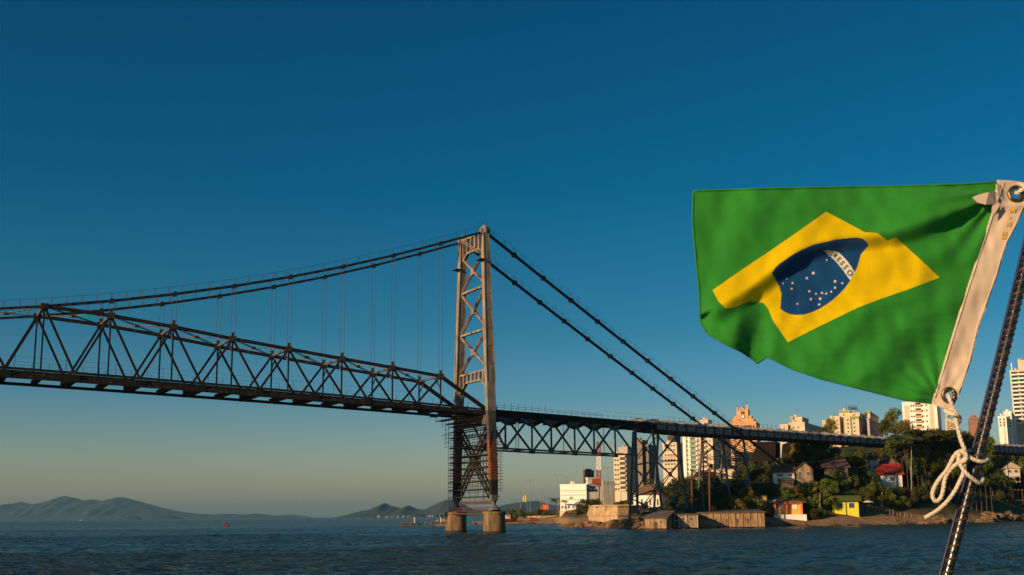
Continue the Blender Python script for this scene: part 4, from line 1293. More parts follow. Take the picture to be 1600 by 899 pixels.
mb = MB(); mb.box(at(943, 790.5, 350), (7, 2, .5)); mb.build('roof_slab', CREAM, ft)
mb = MB(); mb.box(at(975, 790.2, 350), (10, 3, .5)); mb.build('roof_slab', CREAM, ft)

# --- beach wall and lower embankment wall on the far spit
sw = thing('sea_wall', 'long low stone wall along the far beach right of the tower', 'wall', tuple(gpt(830, 524)))
mb = MB()
pts = [gpt(px, 524) for px in range(772, 874, 6)]
for a, b_ in zip(pts, pts[1:]): mb.beam((a.x, a.y, 2.6), (b_.x, b_.y, 2.6), .8, 2.2)
mb.build('wall_body', STONE, sw)

# --- anchorage and pillars under the deck, its shade put into their dark colours
DKC = mat('shade darkened concrete', (.011, .008, .006), .95, scale=.4, col2=(.022, .014, .010))
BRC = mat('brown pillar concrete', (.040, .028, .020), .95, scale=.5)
anc = thing('cable_anchorage', 'massive dark concrete anchorage with sloping front where the backstays end', 'anchorage', tuple(gpt(1190, 344)))
def prism(pxs, Y, depth, mats, name, parent):
    f = [at(px, py, Y) for px, py in pxs]; bk = [p + Vector((depth * .45, depth, 0)) for p in f]
    n = len(f); mb = MB(); mb.add(f + bk, [tuple(range(n)), tuple(range(n, 2 * n))[::-1]] + [(i, (i + 1) % n, n + (i + 1) % n, n + i) for i in range(n)])
    return mb.build(name, mats, parent)
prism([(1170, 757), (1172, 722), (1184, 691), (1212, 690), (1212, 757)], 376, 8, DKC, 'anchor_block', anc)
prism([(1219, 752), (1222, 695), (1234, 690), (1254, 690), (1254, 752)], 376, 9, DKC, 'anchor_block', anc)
for i, (px, yt, Y, w) in enumerate(((1160, 722, 343, 2.0), (1177, 722, 345, 1.8), (1199, 721, 348, 1.6), (1216, 716, 348, 1.6), (1241, 700, 352, 1.7), (1262, 692, 358, 1.5), (1290, 695, 364, 1.4))):
    Y += 20; P = at(px, yt, Y); zg = ground(P.x, P.y) - 1
    t = thing('viaduct_pillar', 'brown concrete pillar under the viaduct deck among dark bushes', 'pillar', (P.x, P.y, zg), 'concrete pillars beside the anchorage')
    top = vzb(sv(px)) if i > 3 else P.z
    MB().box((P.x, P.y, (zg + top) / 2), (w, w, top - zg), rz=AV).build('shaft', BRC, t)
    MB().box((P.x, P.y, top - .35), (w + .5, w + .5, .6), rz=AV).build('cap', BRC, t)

# --- trestle towers
def trestle(label, pa, pb, yba, ybb, far_y):
    """two bents; pa, pb: near-leg top columns, then (base px) of near and far legs"""
    sa, sb = sv(pa[0]), sv(pb[0])
    t = thing('trestle_tower', label, 'trestle', vp((sa + sb) / 2, 0, 5))
    legs = {}
    for k, (s, p, yb_) in enumerate(((sa, pa, yba), (sb, pb, ybb))):
        for g in (1, -1):
            top = vp(s, g * WV / 2, vzb(s) + .1)
            tb = g * (WV / 2 + p[1]); base = vp(s, tb, 0); zg = ground(base.x, base.y) - .4
            if yb_: 
                zz = at(proj(vp(s, tb, 10))[0], yb_, base.y).z; zg = min(zg, zz)
            base.z = zg; legs[(k, g)] = (top, base)
            MB().beam(top, base, .52, .52, side=VX).build('leg', VM, t)
            fz = ground(base.x, base.y)
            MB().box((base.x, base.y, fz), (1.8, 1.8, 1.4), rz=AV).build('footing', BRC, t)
    def L_(k, g, u): a, b_ = legs[(k, g)]; return a + (b_ - a) * u
    us = [0.02, .36, .70, .97]
    for a, b_ in zip(us, us[1:]):
        for g in (1, -1):
            for (p, q) in ((L_(0, g, a), L_(1, g, b_)), (L_(1, g, a), L_(0, g, b_))): MB().beam(p, q, .2, .22).build('cross_brace', VM, t)
            MB().beam(L_(0, g, b_), L_(1, g, b_), .25, .25).build('strut', VM, t)
            MB().box((L_(0, g, a) + L_(1, g, a) + L_(0, g, b_) + L_(1, g, b_)) / 4, (1.1, .35, 1.3), rz=AV).build('brace_plate', VM, t)
        for k in (0, 1):
            for (p, q) in ((L_(k, 1, a), L_(k, -1, b_)), (L_(k, -1, a), L_(k, 1, b_))): MB().beam(p, q, .2, .22).build('cross_brace', VM, t)
            MB().beam(L_(k, 1, b_), L_(k, -1, b_), .25, .25).build('strut', VM, t)
    return t


trestle('first steel trestle tower under the viaduct, beside the chapel', (1019, 2.6), (1057.5, 2.6), 799, 798, 0)
trestle('second steel trestle tower under the viaduct, in front of the clock hotel', (1126, 2.4), (1159.5, 2.4), 752, 746, 0)
# end posts of the truss at the first bent
s992 = sv(992)
for t_ in (1, -1):
    p = vp(s992, t_ * WV / 2, vzb(s992)); zg = ground(p.x, p.y)
    if t_ == 1:
        MB().beam(p, (p.x, p.y, zg - .5), .56, .56, side=VX).build('end_leg', VM, via)
for px, y0, y1 in ((1099, 690, 797), (1108.5, 728, 797), (1081, 735, 797)):
    Y = 302; a, b_ = at(px, y0, Y), at(px, y1, Y); 
    t = thing('temporary_prop', 'thin rusty steel prop standing behind the long shore building', 'prop', (b_.x, b_.y, b_.z - 1), 'rusty props between the trestle towers')
    mb = MB(); mb.tube([a, b_ - Vector((0, 0, 1))], .24, 8); mb.build('shaft', mat('rusty prop steel', (.13, .06, .035), .9), t)
    MB().box(a, (1.6, .5, .3), rz=AV).build('head_plate', MATS['rusty prop steel'], t)

# ------------------------------------------------------------------ small things along the shore
def lamp_post(px, pyt, pyb, Y, label, arms=2):
    b_ = at(px, pyb, Y); a = at(px, pyt, Y); g = ground(b_.x, b_.y); zb_l = min(b_.z, max(g, .2))
    t = thing('street_lamp', label, 'street lamp', (b_.x, b_.y, zb_l))
    MB().tube([(b_.x, b_.y, zb_l), (b_.x, b_.y, a.z)], .12, 8, rs=[.15, .08]).build('post', LAMPG, t)
    for g_ in ([-1, 1] if arms == 2 else [1]):
        MB().tube([(b_.x, b_.y, a.z), (b_.x + g_ * .7, b_.y, a.z + .25), (b_.x + g_ * 1.3, b_.y, a.z + .2)], .07, 6).build('arm', LAMPG, t)
        MB().box((b_.x + g_ * 1.45, b_.y, a.z + .15), (.8, .35, .22)).build('lamp_head', LAMPG, COL.objects[-1])
    return t


lamp_post(813.4, 757, 795, 560, 'shorter double armed street lamp left of the yellow banner')
lamp_post(828.4, 751, 797, 560, 'tall double armed street lamp just right of the yellow banner')
lamp_post(872, 743, 797, 530, 'tall double armed street lamp beside the palm and the white hotel')
lamp_post(950.7, 731.5, 785, 440, 'double armed street lamp in front of the white hotel end block')
lamp_post(850, 762, 797, 590, 'thin single armed street lamp behind the orange container', 1)
def upole(px, pyt, pyb, Y, label, arm=True, lean=0, r=.16):
    a, b_ = at(px + lean, pyt, Y), at(px, pyb, Y); g = ground(b_.x, b_.y); z = min(b_.z, g)
    t = thing('utility_pole', label, 'utility pole', (b_.x, b_.y, z))
    MB().tube([(b_.x, b_.y, z), a], r, 8, rs=[r * 1.2, r * .85]).build('post', POLE, t)
    if arm: MB().beam(a + Vector((-1, 0, -.7)), a + Vector((1, 0, -.7)), .14, .14).build('crossarm', POLE, t)
    return a
P1 = upole(1426.5, 728, 800, 366, 'shorter leaning pole of the pair rising in front of the trees', False, -4)
P0 = upole(1424, 688, 800, 365, 'tall wooden utility pole by the beach, right of the red roofed house')
P2 = upole(845.6, 765, 798, 540, 'plain grey pole carrying a wire left of the palm', False)
P3 = upole(1530, 657, 722, 470, 'slim utility pole on the hill, left of the boat flag pole', True, -8)
P4 = upole(1573, 660, 712, 470, 'slim utility pole in front of the white four storey block', True, -4)
P5 = upole(1281, 770, 806, 333, 'short dark pole between the orange and the yellow beach houses', False)
P6 = upole(1268, 713, 735, 362, 'short pole above the gabled grey house', True)
P7 = upole(958, 765, 800, 400, 'short pole on the terrace behind the fort', True)
P8 = upole(1378, 769, 800, 350, 'stub pole in the bushes right of the yellow house', False)
for i, (A, B, sag, lab) in enumerate(((P0, at(1145, 731, 330), 2.2, 'upper power line from the tall pole to the anchorage'), (P0 + Vector((0, 0, -2.5)), at(1215, 757, 340), 2.0, 'middle power line sagging above the hillside houses'),
                                      (at(1215, 757, 340), at(1040, 760, 320), 1.2, 'lower power line crossing the trestle legs'), (P0 + Vector((0, 0, -4)), at(1330, 748, 360), .8, 'lowest power line running left to the hillside trees'),
                                      (P0, P3, 1.6, 'power line from the tall pole uphill to the right'), (P0 + Vector((0, 0, -2.5)), at(1640, 742, 460), 2.0, 'power line running right behind the boat flag pole'), (P2, at(885, 778, 520), .7, 'power line from the plain grey pole to the white hotel'))):
    mb = MB(); pts = [A + (B - A) * (k / 16) - Vector((0, 0, sag * 4 * (k / 16) * (1 - k / 16))) for k in range(17)]
    mb.tube(pts, .035, 4); o = mb.build('power_line', WIRE, None, loc=A); tag(o, lab, 'power line')

# red and white mast
mst = thing('radio_mast', 'red and white lattice radio mast in front of the white hotel', 'mast', tuple(at(935.5, 793, 440)))
seg = [(793, 760, POLE), (760, 734, mat('faded mast red', (.28, .05, .03), .8)), (734, 712, WHITE), (712, 690, MATS['faded mast red'])]
for y0, y1, m_ in seg:
    a, b_ = at(935.5, y0, 440), at(935.5, y1, 440); mb = MB()
    w = .75
    if m_ is POLE: mb.tube([a - Vector((0, 0, 2)), b_], .5, 8)
    else:
        for i in (-1, 1):
            for j in (-1, 1): mb.beam(a + Vector((i * w, j * w, 0)), b_ + Vector((i * w * .9, j * w * .9, 0)), .2, .2)
        n = 7
        for k in range(n):
            za, zb2 = a.z + (b_.z - a.z) * k / n, a.z + (b_.z - a.z) * (k + 1) / n
            for j in (-1, 1):
                g = 1 if k % 2 else -1
                mb.beam((a.x - w * g, a.y + j * w, za), (a.x + w * g, a.y + j * w, zb2), .16, .16)
                mb.beam((a.x + j * w, a.y - w * g, za), (a.x + j * w, a.y + w * g, zb2), .16, .16)
                mb.beam((a.x - w, a.y + j * w, za), (a.x + w, a.y + j * w, za), .14, .14)
    mb.build('mast_section', m_, mst)
mb = MB(); c = at(935, 752, 438); mb.box((c.x - .8, c.y, c.z), (3.6, 1.5, 2.2)); mb.build('equipment_box', mat('faded mast red', (.28, .05, .03), .8), mst)

# banner
bn_ = thing('banner_flag', 'small yellow banner on a thin pole between two street lamps', 'banner', tuple(gpt(821, 540)))
a, b_ = at(821.5, 762, 540), gpt(821.5, 540)
MB().tube([b_, a], .09, 6).build('pole', LAMPG, bn_)
mb = MB(); c = at(819.5, 779, 540)
for i in range(5):
    x0, x1 = -.75 + i * .3, -.45 + i * .3; yy = lambda q: .2 * math.sin(q * 5)
    mb.hexa([(c.x + x0, c.y + yy(x0), c.z - 1.4 - .4 * i / 5), (c.x + x1, c.y + yy(x1), c.z - 1.4 - .4 * i / 5), (c.x + x1, c.y + yy(x1) + .06, c.z - 1.4), (c.x + x0, c.y + yy(x0) + .06, c.z - 1.4),
             (c.x + x0, c.y + yy(x0), c.z + 1.1 + .12 * i), (c.x + x1, c.y + yy(x1), c.z + 1.1 + .12 * i), (c.x + x1, c.y + yy(x1) + .06, c.z + 1.1 + .12 * i), (c.x + x0, c.y + yy(x0) + .06, c.z + 1.1 + .12 * i)])
mb.build('cloth', mat('banner yellow', (.75, .5, .03), .8), bn_)

# cars, container, boats
def car(px, Y, rz, label, m_):
    g = gpt(px, Y); t = thing('parked_car', label, 'car', tuple(g)); c_, s_ = math.cos(rz), math.sin(rz)
    P = lambda x, y, z: (g.x + x * c_ - y * s_, g.y + x * s_ + y * c_, g.z + z)
    prof = [(-2.1, .35), (-2.1, .85), (-1.5, .95), (-.9, 1.42), (.7, 1.42), (1.3, .95), (2.1, .85), (2.15, .35)]
    mb = MB(); n = len(prof); mb.add([P(x, -.85, z) for x, z in prof] + [P(x, .85, z) for x, z in prof], [tuple(range(n)), tuple(range(n, 2 * n))[::-1]] + [(i, (i + 1) % n, n + (i + 1) % n, n + i)[::-1] for i in range(n)])
    mb.build('body', m_, t)
    mb = MB(); gl = [(-1.25, .98), (-.82, 1.36), (.62, 1.36), (1.05, .98)]
    for y in (-.87, .87): mb.add([P(x, y, z) for x, z in gl], [(0, 1, 2, 3)])
    mb.build('side_window', GLASS, t)
    for x in (-1.35, 1.35):
        for y in (-.85, .85): MB().tube([P(x, y - .1, .34), P(x, y + .1, .34)], .34, 14).build('wheel', DKB, t)
    return t
car(830, 512, .3, 'red car parked on the far beach road', REDP)
car(886, 470, .2, 'dark red car parked left of the fort', mat('dark red paint', (.16, .03, .02), .5))
car(893, 466, .2, 'brownish car parked right of the dark red one', mat('brown car paint', (.20, .12, .07), .5))
g = gpt(850, 548)
t = thing('parked_truck', 'truck with a bright orange box and blue cab left of the palm', 'truck', tuple(g))
MB().box((g.x - .8, g.y, g.z + 1.9), (4.2, 2.2, 2.4)).build('cargo_box', ORP, t)
MB().box((g.x + 2.8, g.y, g.z + 1.5), (2.6, 2.1, 1.9)).build('cab', BLUEP, t)
MB().box((g.x + 3.2, g.y - 1.07, g.z + 1.9), (1.0, .06, .6)).build('side_window', GLASS, t)
for x in (-2, .3, 3.1): MB().tube([(g.x + x, g.y - 1.1, g.z + .45), (g.x + x, g.y - .8, g.z + .45)], .45, 14).build('wheel', DKB, t)

def hull(L, Wd, H, org, rz, mats, name, parent, nseg=10, sheer=.35):
    mb = MB(); c_, s_ = math.cos(rz), math.sin(rz); rws = []
    for i in range(nseg + 1):
        u = i / nseg; x = -L / 2 + L * u; w = Wd / 2 * (1 - max(0, (u - .45) / .55) ** 2.2) * (.82 + .18 * min(1, u * 4)); zt2 = H + sheer * (u * u)
        zk = .35 * max(0, u - .8) * 5 * H * .6
        for (yy, z) in ((-w, zt2), (-w * .75, H * .35 + zk), (0, zk), (w * .75, H * .35 + zk), (w, zt2)):
            mb.v.append((org[0] + x * c_ - yy * s_, org[1] + x * s_ + yy * c_, org[2] + z))
    for i in range(nseg):
        for k in range(4): a = i * 5 + k; mb.f.append((a, a + 5, a + 6, a + 1)); mb.m.append(0)
        a = i * 5; mb.f.append((a, a + 4, a + 9, a + 5)); mb.m.append(0)
    mb.f.append((0, 1, 2, 3, 4)); mb.m.append(0)
    return mb.build(name, mats, parent)
g = gpt(793, 505); g.z = max(g.z, .6) + .2
t = thing('fishing_boat', 'red hulled fishing boat with a white cabin, drawn up just right of the pier', 'boat', tuple(g))
hull(7.5, 2.4, 1.5, g, .2, mat('maroon hull paint', (.22, .02, .03), .5), 'hull', t)
MB().box((g.x - .9, g.y, g.z + 2.2), (2.8, 1.8, 1.6), rz=.2).build('cabin', WHITE, t)
MB().box((g.x - .9, g.y, g.z + 3.1), (3.3, 2.1, .2), rz=.2).build('cabin_roof', REDP, t)
for i in (-.9, 0, .9): MB().box((g.x - .9 + i, g.y - .92, g.z + 2.4), (.55, .08, .6), rz=.2).build('cabin_window', GLASS, t)
MB().tube([(g.x - .5, g.y, g.z + 3.1), (g.x - .5, g.y, g.z + 5)], .06, 6).build('mast', LAMPG, t)
def rowboat(px, Y, L, label, m_):
    p = at(px, hor(px), Y); p.z = -.15; t = thing('rowing_boat', label, 'boat', (p.x, p.y, 0)); hull(L, 1.5, .8, p, .1, m_, 'hull', t); MB().box((p.x - .3, p.y, .45), (.3, 1.3, .08)).build('thwart', WOODG, t)
rowboat(825, 488, 5.5, 'low dark rowing boat lying off the far beach', WOODD)
rowboat(690, 438, 5.0, 'small boat moored beside the wooden jetty near the left pier', WDULL)
p = at(353.5, hor(353), 560)
t = thing('buoy_boat', 'tiny red motorboat alone on the open bay', 'boat', (p.x, p.y, 0))
hull(3.6, 1.5, .8, (p.x, p.y, -.1), 2.6, mat('crimson hull', (.22, .02, .03), .5), 'hull', t)
MB().box((p.x - .3, p.y, 1.1), (1.0, .9, .9), rz=.4).build('canopy', MATS['crimson hull'], t)
p = at(126, hor(126), 5000)
t = thing('distant_boat', 'tiny white boat far out below the left hills', 'boat', (p.x, p.y, 0))
hull(11, 3.5, 1.6, (p.x, p.y, -.1), 0, WHITE, 'hull', t); MB().box((p.x - 1, p.y, 2.5), (4, 2.4, 1.8)).build('cabin', WHITE, t)

# jetty
jt = thing('wooden_jetty', 'low wooden jetty on posts left of the tower piers', 'jetty', tuple(at(660, 823, 425)))
ja, jb = at(626, 817, 425), at(702, 816, 428)
for i in range(26):
    p = ja + (jb - ja) * (i / 25)
    if i in (5, 8, 11, 12, 14): continue
    MB().tube([(p.x, p.y, -2), (p.x, p.y, ja.z + .55)], .15, 6).build('pile', WOODD, jt)
    MB().tube([(p.x, p.y + 2, -2), (p.x, p.y + 2, ja.z + .3)], .15, 6).build('pile', WOODD, jt)
MB().beam(ja + Vector((0, 1, -.05)), at(651, 817, 425) + Vector((0, 1, -.05)), 2.4, .35).build('deck', WOODD, jt)
MB().beam(at(678, 816, 428) + Vector((0, 1, 0)), jb + Vector((0, 1, 0)), 2.6, .4).build('deck', WOODG, jt)
MB().beam(at(651, 817.6, 426) + Vector((0, 1, 0)), at(678, 817, 427) + Vector((0, 1, 0)), .5, .2).build('gangplank', WOODG, jt)
for px in (648, 689):
    a, b_ = at(px, 808.5, 425), at(px, 817, 425); MB().tube([b_, a], .28, 8).build('white_post', WDULL, jt)
for px, py, w, m_ in ((693, 814.5, 2.2, MUST), (683, 815.5, 1.3, WOODG), (697, 815, 1.4, WOODD)):
    c = at(px, py, 428); MB().box((c.x, c.y + 1, c.z), (w, 1.2, 1.5)).build('crate', m_, jt)
# umbrella and fence posts on the beach
g = gpt(1356, 346); top = at(1356, 783.5, 346)
t = thing('beach_umbrella', 'white beach umbrella right of the yellow house', 'umbrella', tuple(g))
MB().tube([g, top], .05, 6).build('pole', POLE, t)
mb = MB(); n = 8
vs_ = [top + Vector((0, 0, .35))] + [top + Vector((1.9 * math.cos(i * 2 * math.pi / n), 1.9 * math.sin(i * 2 * math.pi / n), -.25)) for i in range(n)]
mb.add(vs_ + [v - Vector((0, 0, .08)) for v in vs_], [(0, 1 + i, 1 + (i + 1) % n) for i in range(n)] + [(n + 1, n + 2 + (i + 1) % n, n + 2 + i) for i in range(n)] + [(1 + i, n + 2 + i, n + 2 + (i + 1) % n, 1 + (i + 1) % n) for i in range(n)])
mb.build('canopy', WHITE, t)
fn = thing('beach_fence', 'rough line of wooden fence posts along the sand below the yellow house', 'fence', tuple(gpt(1300, 338)))
rnd = random.Random(11)
for px in [1262 + i * 5.2 for i in range(30)]:
    g = gpt(px + rnd.uniform(-1, 1), 336.5 + (px - 1262) * .09); h = rnd.uniform(1.0, 2.0)
    MB().tube([(g.x, g.y, g.z - .5), (g.x + rnd.uniform(-.1, .1), g.y, g.z + h)], .12, 6).build('post', WOODG, fn)
# pergola at right
pg = thing('pergola', 'red brown timber pergola above the rocks at the right edge', 'pergola', tuple(gpt(1575, 440)))
PGM = mat('red brown timber', (.14, .05, .035), .9)
za = at(1570, 766, 440).z
for px in (1553, 1568, 1582, 1597):
    for Y in (438, 444):
        a = at(px, 768, Y); MB().beam((a.x, a.y, ground(a.x, a.y) - 1), (a.x, a.y, za), .28, .28).build('post', PGM, pg)
for Y in (438, 444):
    a, b_ = at(1551, 768, Y), at(1600, 768, Y); MB().beam((a.x, a.y, za), (b_.x, b_.y, za), .3, .35).build('beam', PGM, pg)
for i in range(9):
    a, b_ = at(1552 + i * 5.8, 768, 437), at(1552 + i * 5.8, 768, 445); MB().beam((a.x, a.y, za + .3), (b_.x, b_.y, za + .3), .15, .2).build('rafter', PGM, pg)
a, b_ = at(1566, 782, 437), at(1602, 782, 437); MB().beam(a, b_, .2, .3).build('rail', PGM, pg)

# rocks
def rock_mesh(seed):
    bm = bmesh.new(); bmesh.ops.create_icosphere(bm, subdivisions=3, radius=1)
    for v in bm.verts:
        d = v.co.normalized(); n = noise.noise(d * 1.2 + Vector((seed * 7.1, 0, 0))) * .55 + noise.noise(d * 3.2 + Vector((seed * 3, 5, 0))) * .22
        v.co = d * (1 + n); v.co.z *= .62
        for ax in range(3): v.co[ax] = round(v.co[ax] * 3.2) / 3.2 * .45 + v.co[ax] * .55
    me = bpy.data.meshes.new('rock'); bm.to_mesh(me); bm.free(); me.materials.append(ROCK); return me
RK = [rock_mesh(i) for i in range(5)]
rnd = random.Random(21)
def rocks(n, px0, px1, yf, s0, s1, lab, grp):
    for i in range(n):
        px = rnd.uniform(px0, px1); Y = yf(px) + rnd.uniform(-2, 6); g = gpt(px, Y); s = rnd.uniform(s0, s1) * (1 if rnd.random() < .8 else 1.5)
        o = bpy.data.objects.new('boulder', rnd.choice(RK)); COL.objects.link(o)
        o.location = (g.x, g.y, max(g.z, -.2) + s * .1); o.scale = (s * rnd.uniform(.8, 1.5), s, s * rnd.uniform(.7, 1.1)); o.rotation_euler = (rnd.uniform(-.2, .2), rnd.uniform(-.2, .2), rnd.uniform(0, 6))
        ROCKS.setdefault(grp, []).append((px, s, o, lab))
ROCKS = {}
shore = lambda px: interp([(k, next(y for y, z in TP[k] if z > .2)) if any(z > .2 for y, z in TP[k]) else (k, 500) for k in TK], px)
rocks(46, 884, 1004, lambda p: shore(p) + 2, .5, 1.3, 'brown boulder in the rocky point below the fort', 'boulders below the fort')
rocks(14, 1004, 1100, lambda p: shore(p) - 1, .4, .8, 'small dark rock at the foot of the shore shacks', 'rocks at the foot of the shacks')
rocks(26, 1428, 1530, lambda p: shore(p) + 1, .9, 2.2, 'rounded brown boulder on the beach behind the flag pole', 'boulders behind the flag pole')
rocks(30, 1530, 1640, lambda p: shore(p) + 6, 1.0, 3.0, 'large brown boulder below the pergola', 'boulders below the pergola')
rocks(20, 735, 775, lambda p: 508, .7, 1.6, 'boulder on the far spit seen between the tower piers', 'boulders on the far spit')
rocks(55, 1228, 1432, lambda p: shore(p) + 3 + ((p * 7) % 9), .15, .42, 'small dark stone scattered on the sand below the beach houses', 'stones on the sand')
rocks(18, 1100, 1225, lambda p: shore(p) - .5, .3, .8, 'small rock along the foot of the long shore building', 'rocks by the long shore building')

for grp, L_ in ROCKS.items():
    for px, s, o, lab in L_: tag(o, lab, 'rock', grp)
    big = sorted(L_, key=lambda q: -q[1])[:6]
    for (px, s, o, lab), nm in zip(big, ('largest', 'second largest', 'third largest', 'fourth largest', 'fifth largest', 'sixth largest')): o['label'] = nm + ' ' + lab

# ------------------------------------------------------------------ vegetation
def leafmat(name, col, tr=.35):
    m = bpy.data.materials.new(name); m.use_nodes = True; t = m.node_tree; b = t.nodes['Principled BSDF']
    b.inputs['Roughness'].default_value = .6; b.inputs['Specular IOR Level'].default_value = .2
    at_ = t.nodes.new('ShaderNodeAttribute'); at_.attribute_name = 'tint'
    oi = t.nodes.new('ShaderNodeObjectInfo')
    hs = t.nodes.new('ShaderNodeHueSaturation'); hs.inputs['Color'].default_value = (*col, 1)
    m1 = t.nodes.new('ShaderNodeMapRange'); m1.inputs[3].default_value = .45; m1.inputs[4].default_value = 1.7; t.links.new(at_.outputs['Fac'], m1.inputs[0])
    m2 = t.nodes.new('ShaderNodeMapRange'); m2.inputs[3].default_value = .46; m2.inputs[4].default_value = .52; t.links.new(oi.outputs['Random'], m2.inputs[0])
    m3 = t.nodes.new('ShaderNodeMapRange'); m3.inputs[3].default_value = .65; m3.inputs[4].default_value = 1.4; t.links.new(oi.outputs['Random'], m3.inputs[0]); mm = t.nodes.new('ShaderNodeMath'); mm.operation = 'MULTIPLY'; t.links.new(m1.outputs[0], mm.inputs[0]); t.links.new(m3.outputs[0], mm.inputs[1]); t.links.new(mm.outputs[0], hs.inputs['Value']); t.links.new(m2.outputs[0], hs.inputs['Hue'])
    t.links.new(hs.outputs[0], b.inputs['Base Color'])
    tr_ = t.nodes.new('ShaderNodeBsdfTranslucent'); ms = t.nodes.new('ShaderNodeMixShader'); ms.inputs[0].default_value = tr
    t.links.new(hs.outputs[0], tr_.inputs[0]); t.links.new(b.outputs[0], ms.inputs[1]); t.links.new(tr_.outputs[0], ms.inputs[2]); t.links.new(ms.outputs[0], t.nodes['Material Output'].inputs[0])
    return m
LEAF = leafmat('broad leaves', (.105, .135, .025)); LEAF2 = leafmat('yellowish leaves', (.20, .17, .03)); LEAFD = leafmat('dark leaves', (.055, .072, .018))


def crown_mesh(seed, n, ls, mats, flat=1.0, lobes=9):
    """unit crown (about 1 m radius, centre at 0): leaf faces clustered in lobes on an uneven volume"""
    r = random.Random(seed); mb = MB(); tints = []
    lob = []
    for i in range(lobes):
        d = Vector((r.gauss(0, 1), r.gauss(0, 1), r.gauss(0, .8))).normalized()
        lob.append((d * r.uniform(.35, .72), r.uniform(.26, .46), r.random()))
    for i in range(n):
        c, rad, tn = r.choice(lob)
        d = Vector((r.gauss(0, 1), r.gauss(0, 1), r.gauss(0, 1))).normalized(); p = c + d * rad * (r.random() ** .4)
        p.z *= flat
        nn = (d + Vector((r.gauss(0, .6), r.gauss(0, .6), r.gauss(0, .6) + .3))).normalized(); x = nn.orthogonal().normalized(); y = nn.cross(x); an = r.uniform(0, 6.28)
        x, y = x * math.cos(an) + y * math.sin(an), y * math.cos(an) - x * math.sin(an); s = ls * r.uniform(.6, 1.3)
        mb.add([p - x * s - y * s * .5, p + x * s * .2 - y * s * .7, p + x * s + y * s * .3, p - x * s * .2 + y * s * .7], [(0, 1, 2, 3)])
        tints.append(min(1, max(0, tn * .6 + r.random() * .4)))
    me = mb.mesh('crown', mats); a = me.attributes.new('tint', 'FLOAT', 'FACE'); a.data.foreach_set('value', tints)
    return me


def trunk_mesh(seed):
    r = random.Random(seed); mb = MB()
    mb.tube([(0, 0, -.6), (.02, 0, 0), (.05, .03, .45), (.02, -.03, .9)], .1, 7, rs=[.10, .085, .06, .04])
    for i in range(5):
        a = i * 1.3 + r.random(); mb.tube([(.04, 0, .45 + i * .06), (.28 * math.cos(a), .28 * math.sin(a), .75 + .1 * r.random()), (.5 * math.cos(a), .5 * math.sin(a), 1.0 + .2 * r.random())], .03, 5, rs=[.04, .028, .012])
    return mb.mesh('trunk', BARK)


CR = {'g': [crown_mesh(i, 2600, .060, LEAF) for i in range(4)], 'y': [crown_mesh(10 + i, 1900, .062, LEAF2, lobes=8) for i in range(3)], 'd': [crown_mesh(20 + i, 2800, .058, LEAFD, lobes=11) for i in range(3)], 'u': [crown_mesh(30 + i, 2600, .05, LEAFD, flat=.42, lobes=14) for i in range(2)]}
TR_ = [trunk_mesh(i) for i in range(3)]
rnd = random.Random(77)


def tree(px, Y, hpx, kind, label, group=None, wide=1.0, sink=.25, pyc=None):
    """hpx: crown diameter in photo pixels at that depth; pyc: crown centre row, else it sits on the ground"""
    rad = hpx / 2 * Y / F; g = gpt(px, Y)
    cz = at(px, pyc, Y).z if pyc is not None else g.z + rad * (1 - sink)
    cz = max(cz, g.z + rad * .3)
    name = {'g': 'leafy_tree', 'y': 'scrub_tree', 'd': 'dark_tree', 'u': 'umbrella_tree'}[kind]
    t = thing(name, label, 'tree', tuple(g), group)
    c = bpy.data.objects.new('crown', rnd.choice(CR[kind])); COL.objects.link(c); c.parent = t; c.location = (0, 0, cz - g.z)
    c.scale = (rad * wide * 1.18, rad * wide * 1.18, rad * 1.18); c.rotation_euler = (0, 0, rnd.uniform(0, 6.28))
    k = bpy.data.objects.new('trunk', rnd.choice(TR_)); COL.objects.link(k); k.parent = t; hh = max(rad * .9, cz - g.z); k.scale = (min(rad, 2.6) * .7, min(rad, 2.6) * .7, hh)
    return t


ORD = ['leftmost', 'second from left', 'third from left', 'fourth from left', 'fifth from left', 'sixth from left', 'seventh from left', 'eighth from left', 'ninth from left', 'tenth from left',
       'eleventh from left', 'twelfth from left', 'thirteenth from left', 'fourteenth from left', 'fifteenth from left', 'sixteenth from left', 'seventeenth from left', 'eighteenth from left']


def grove(rows, base, group):
    for i, (px, Y, h, k) in enumerate(sorted(rows)):
        label = base + ', ' + ORD[min(i, 17)] 
        tree(px + rnd.uniform(-2, 2), Y + rnd.uniform(-1.5, 1.5), h * rnd.uniform(.85, 1.15), k, label, group)


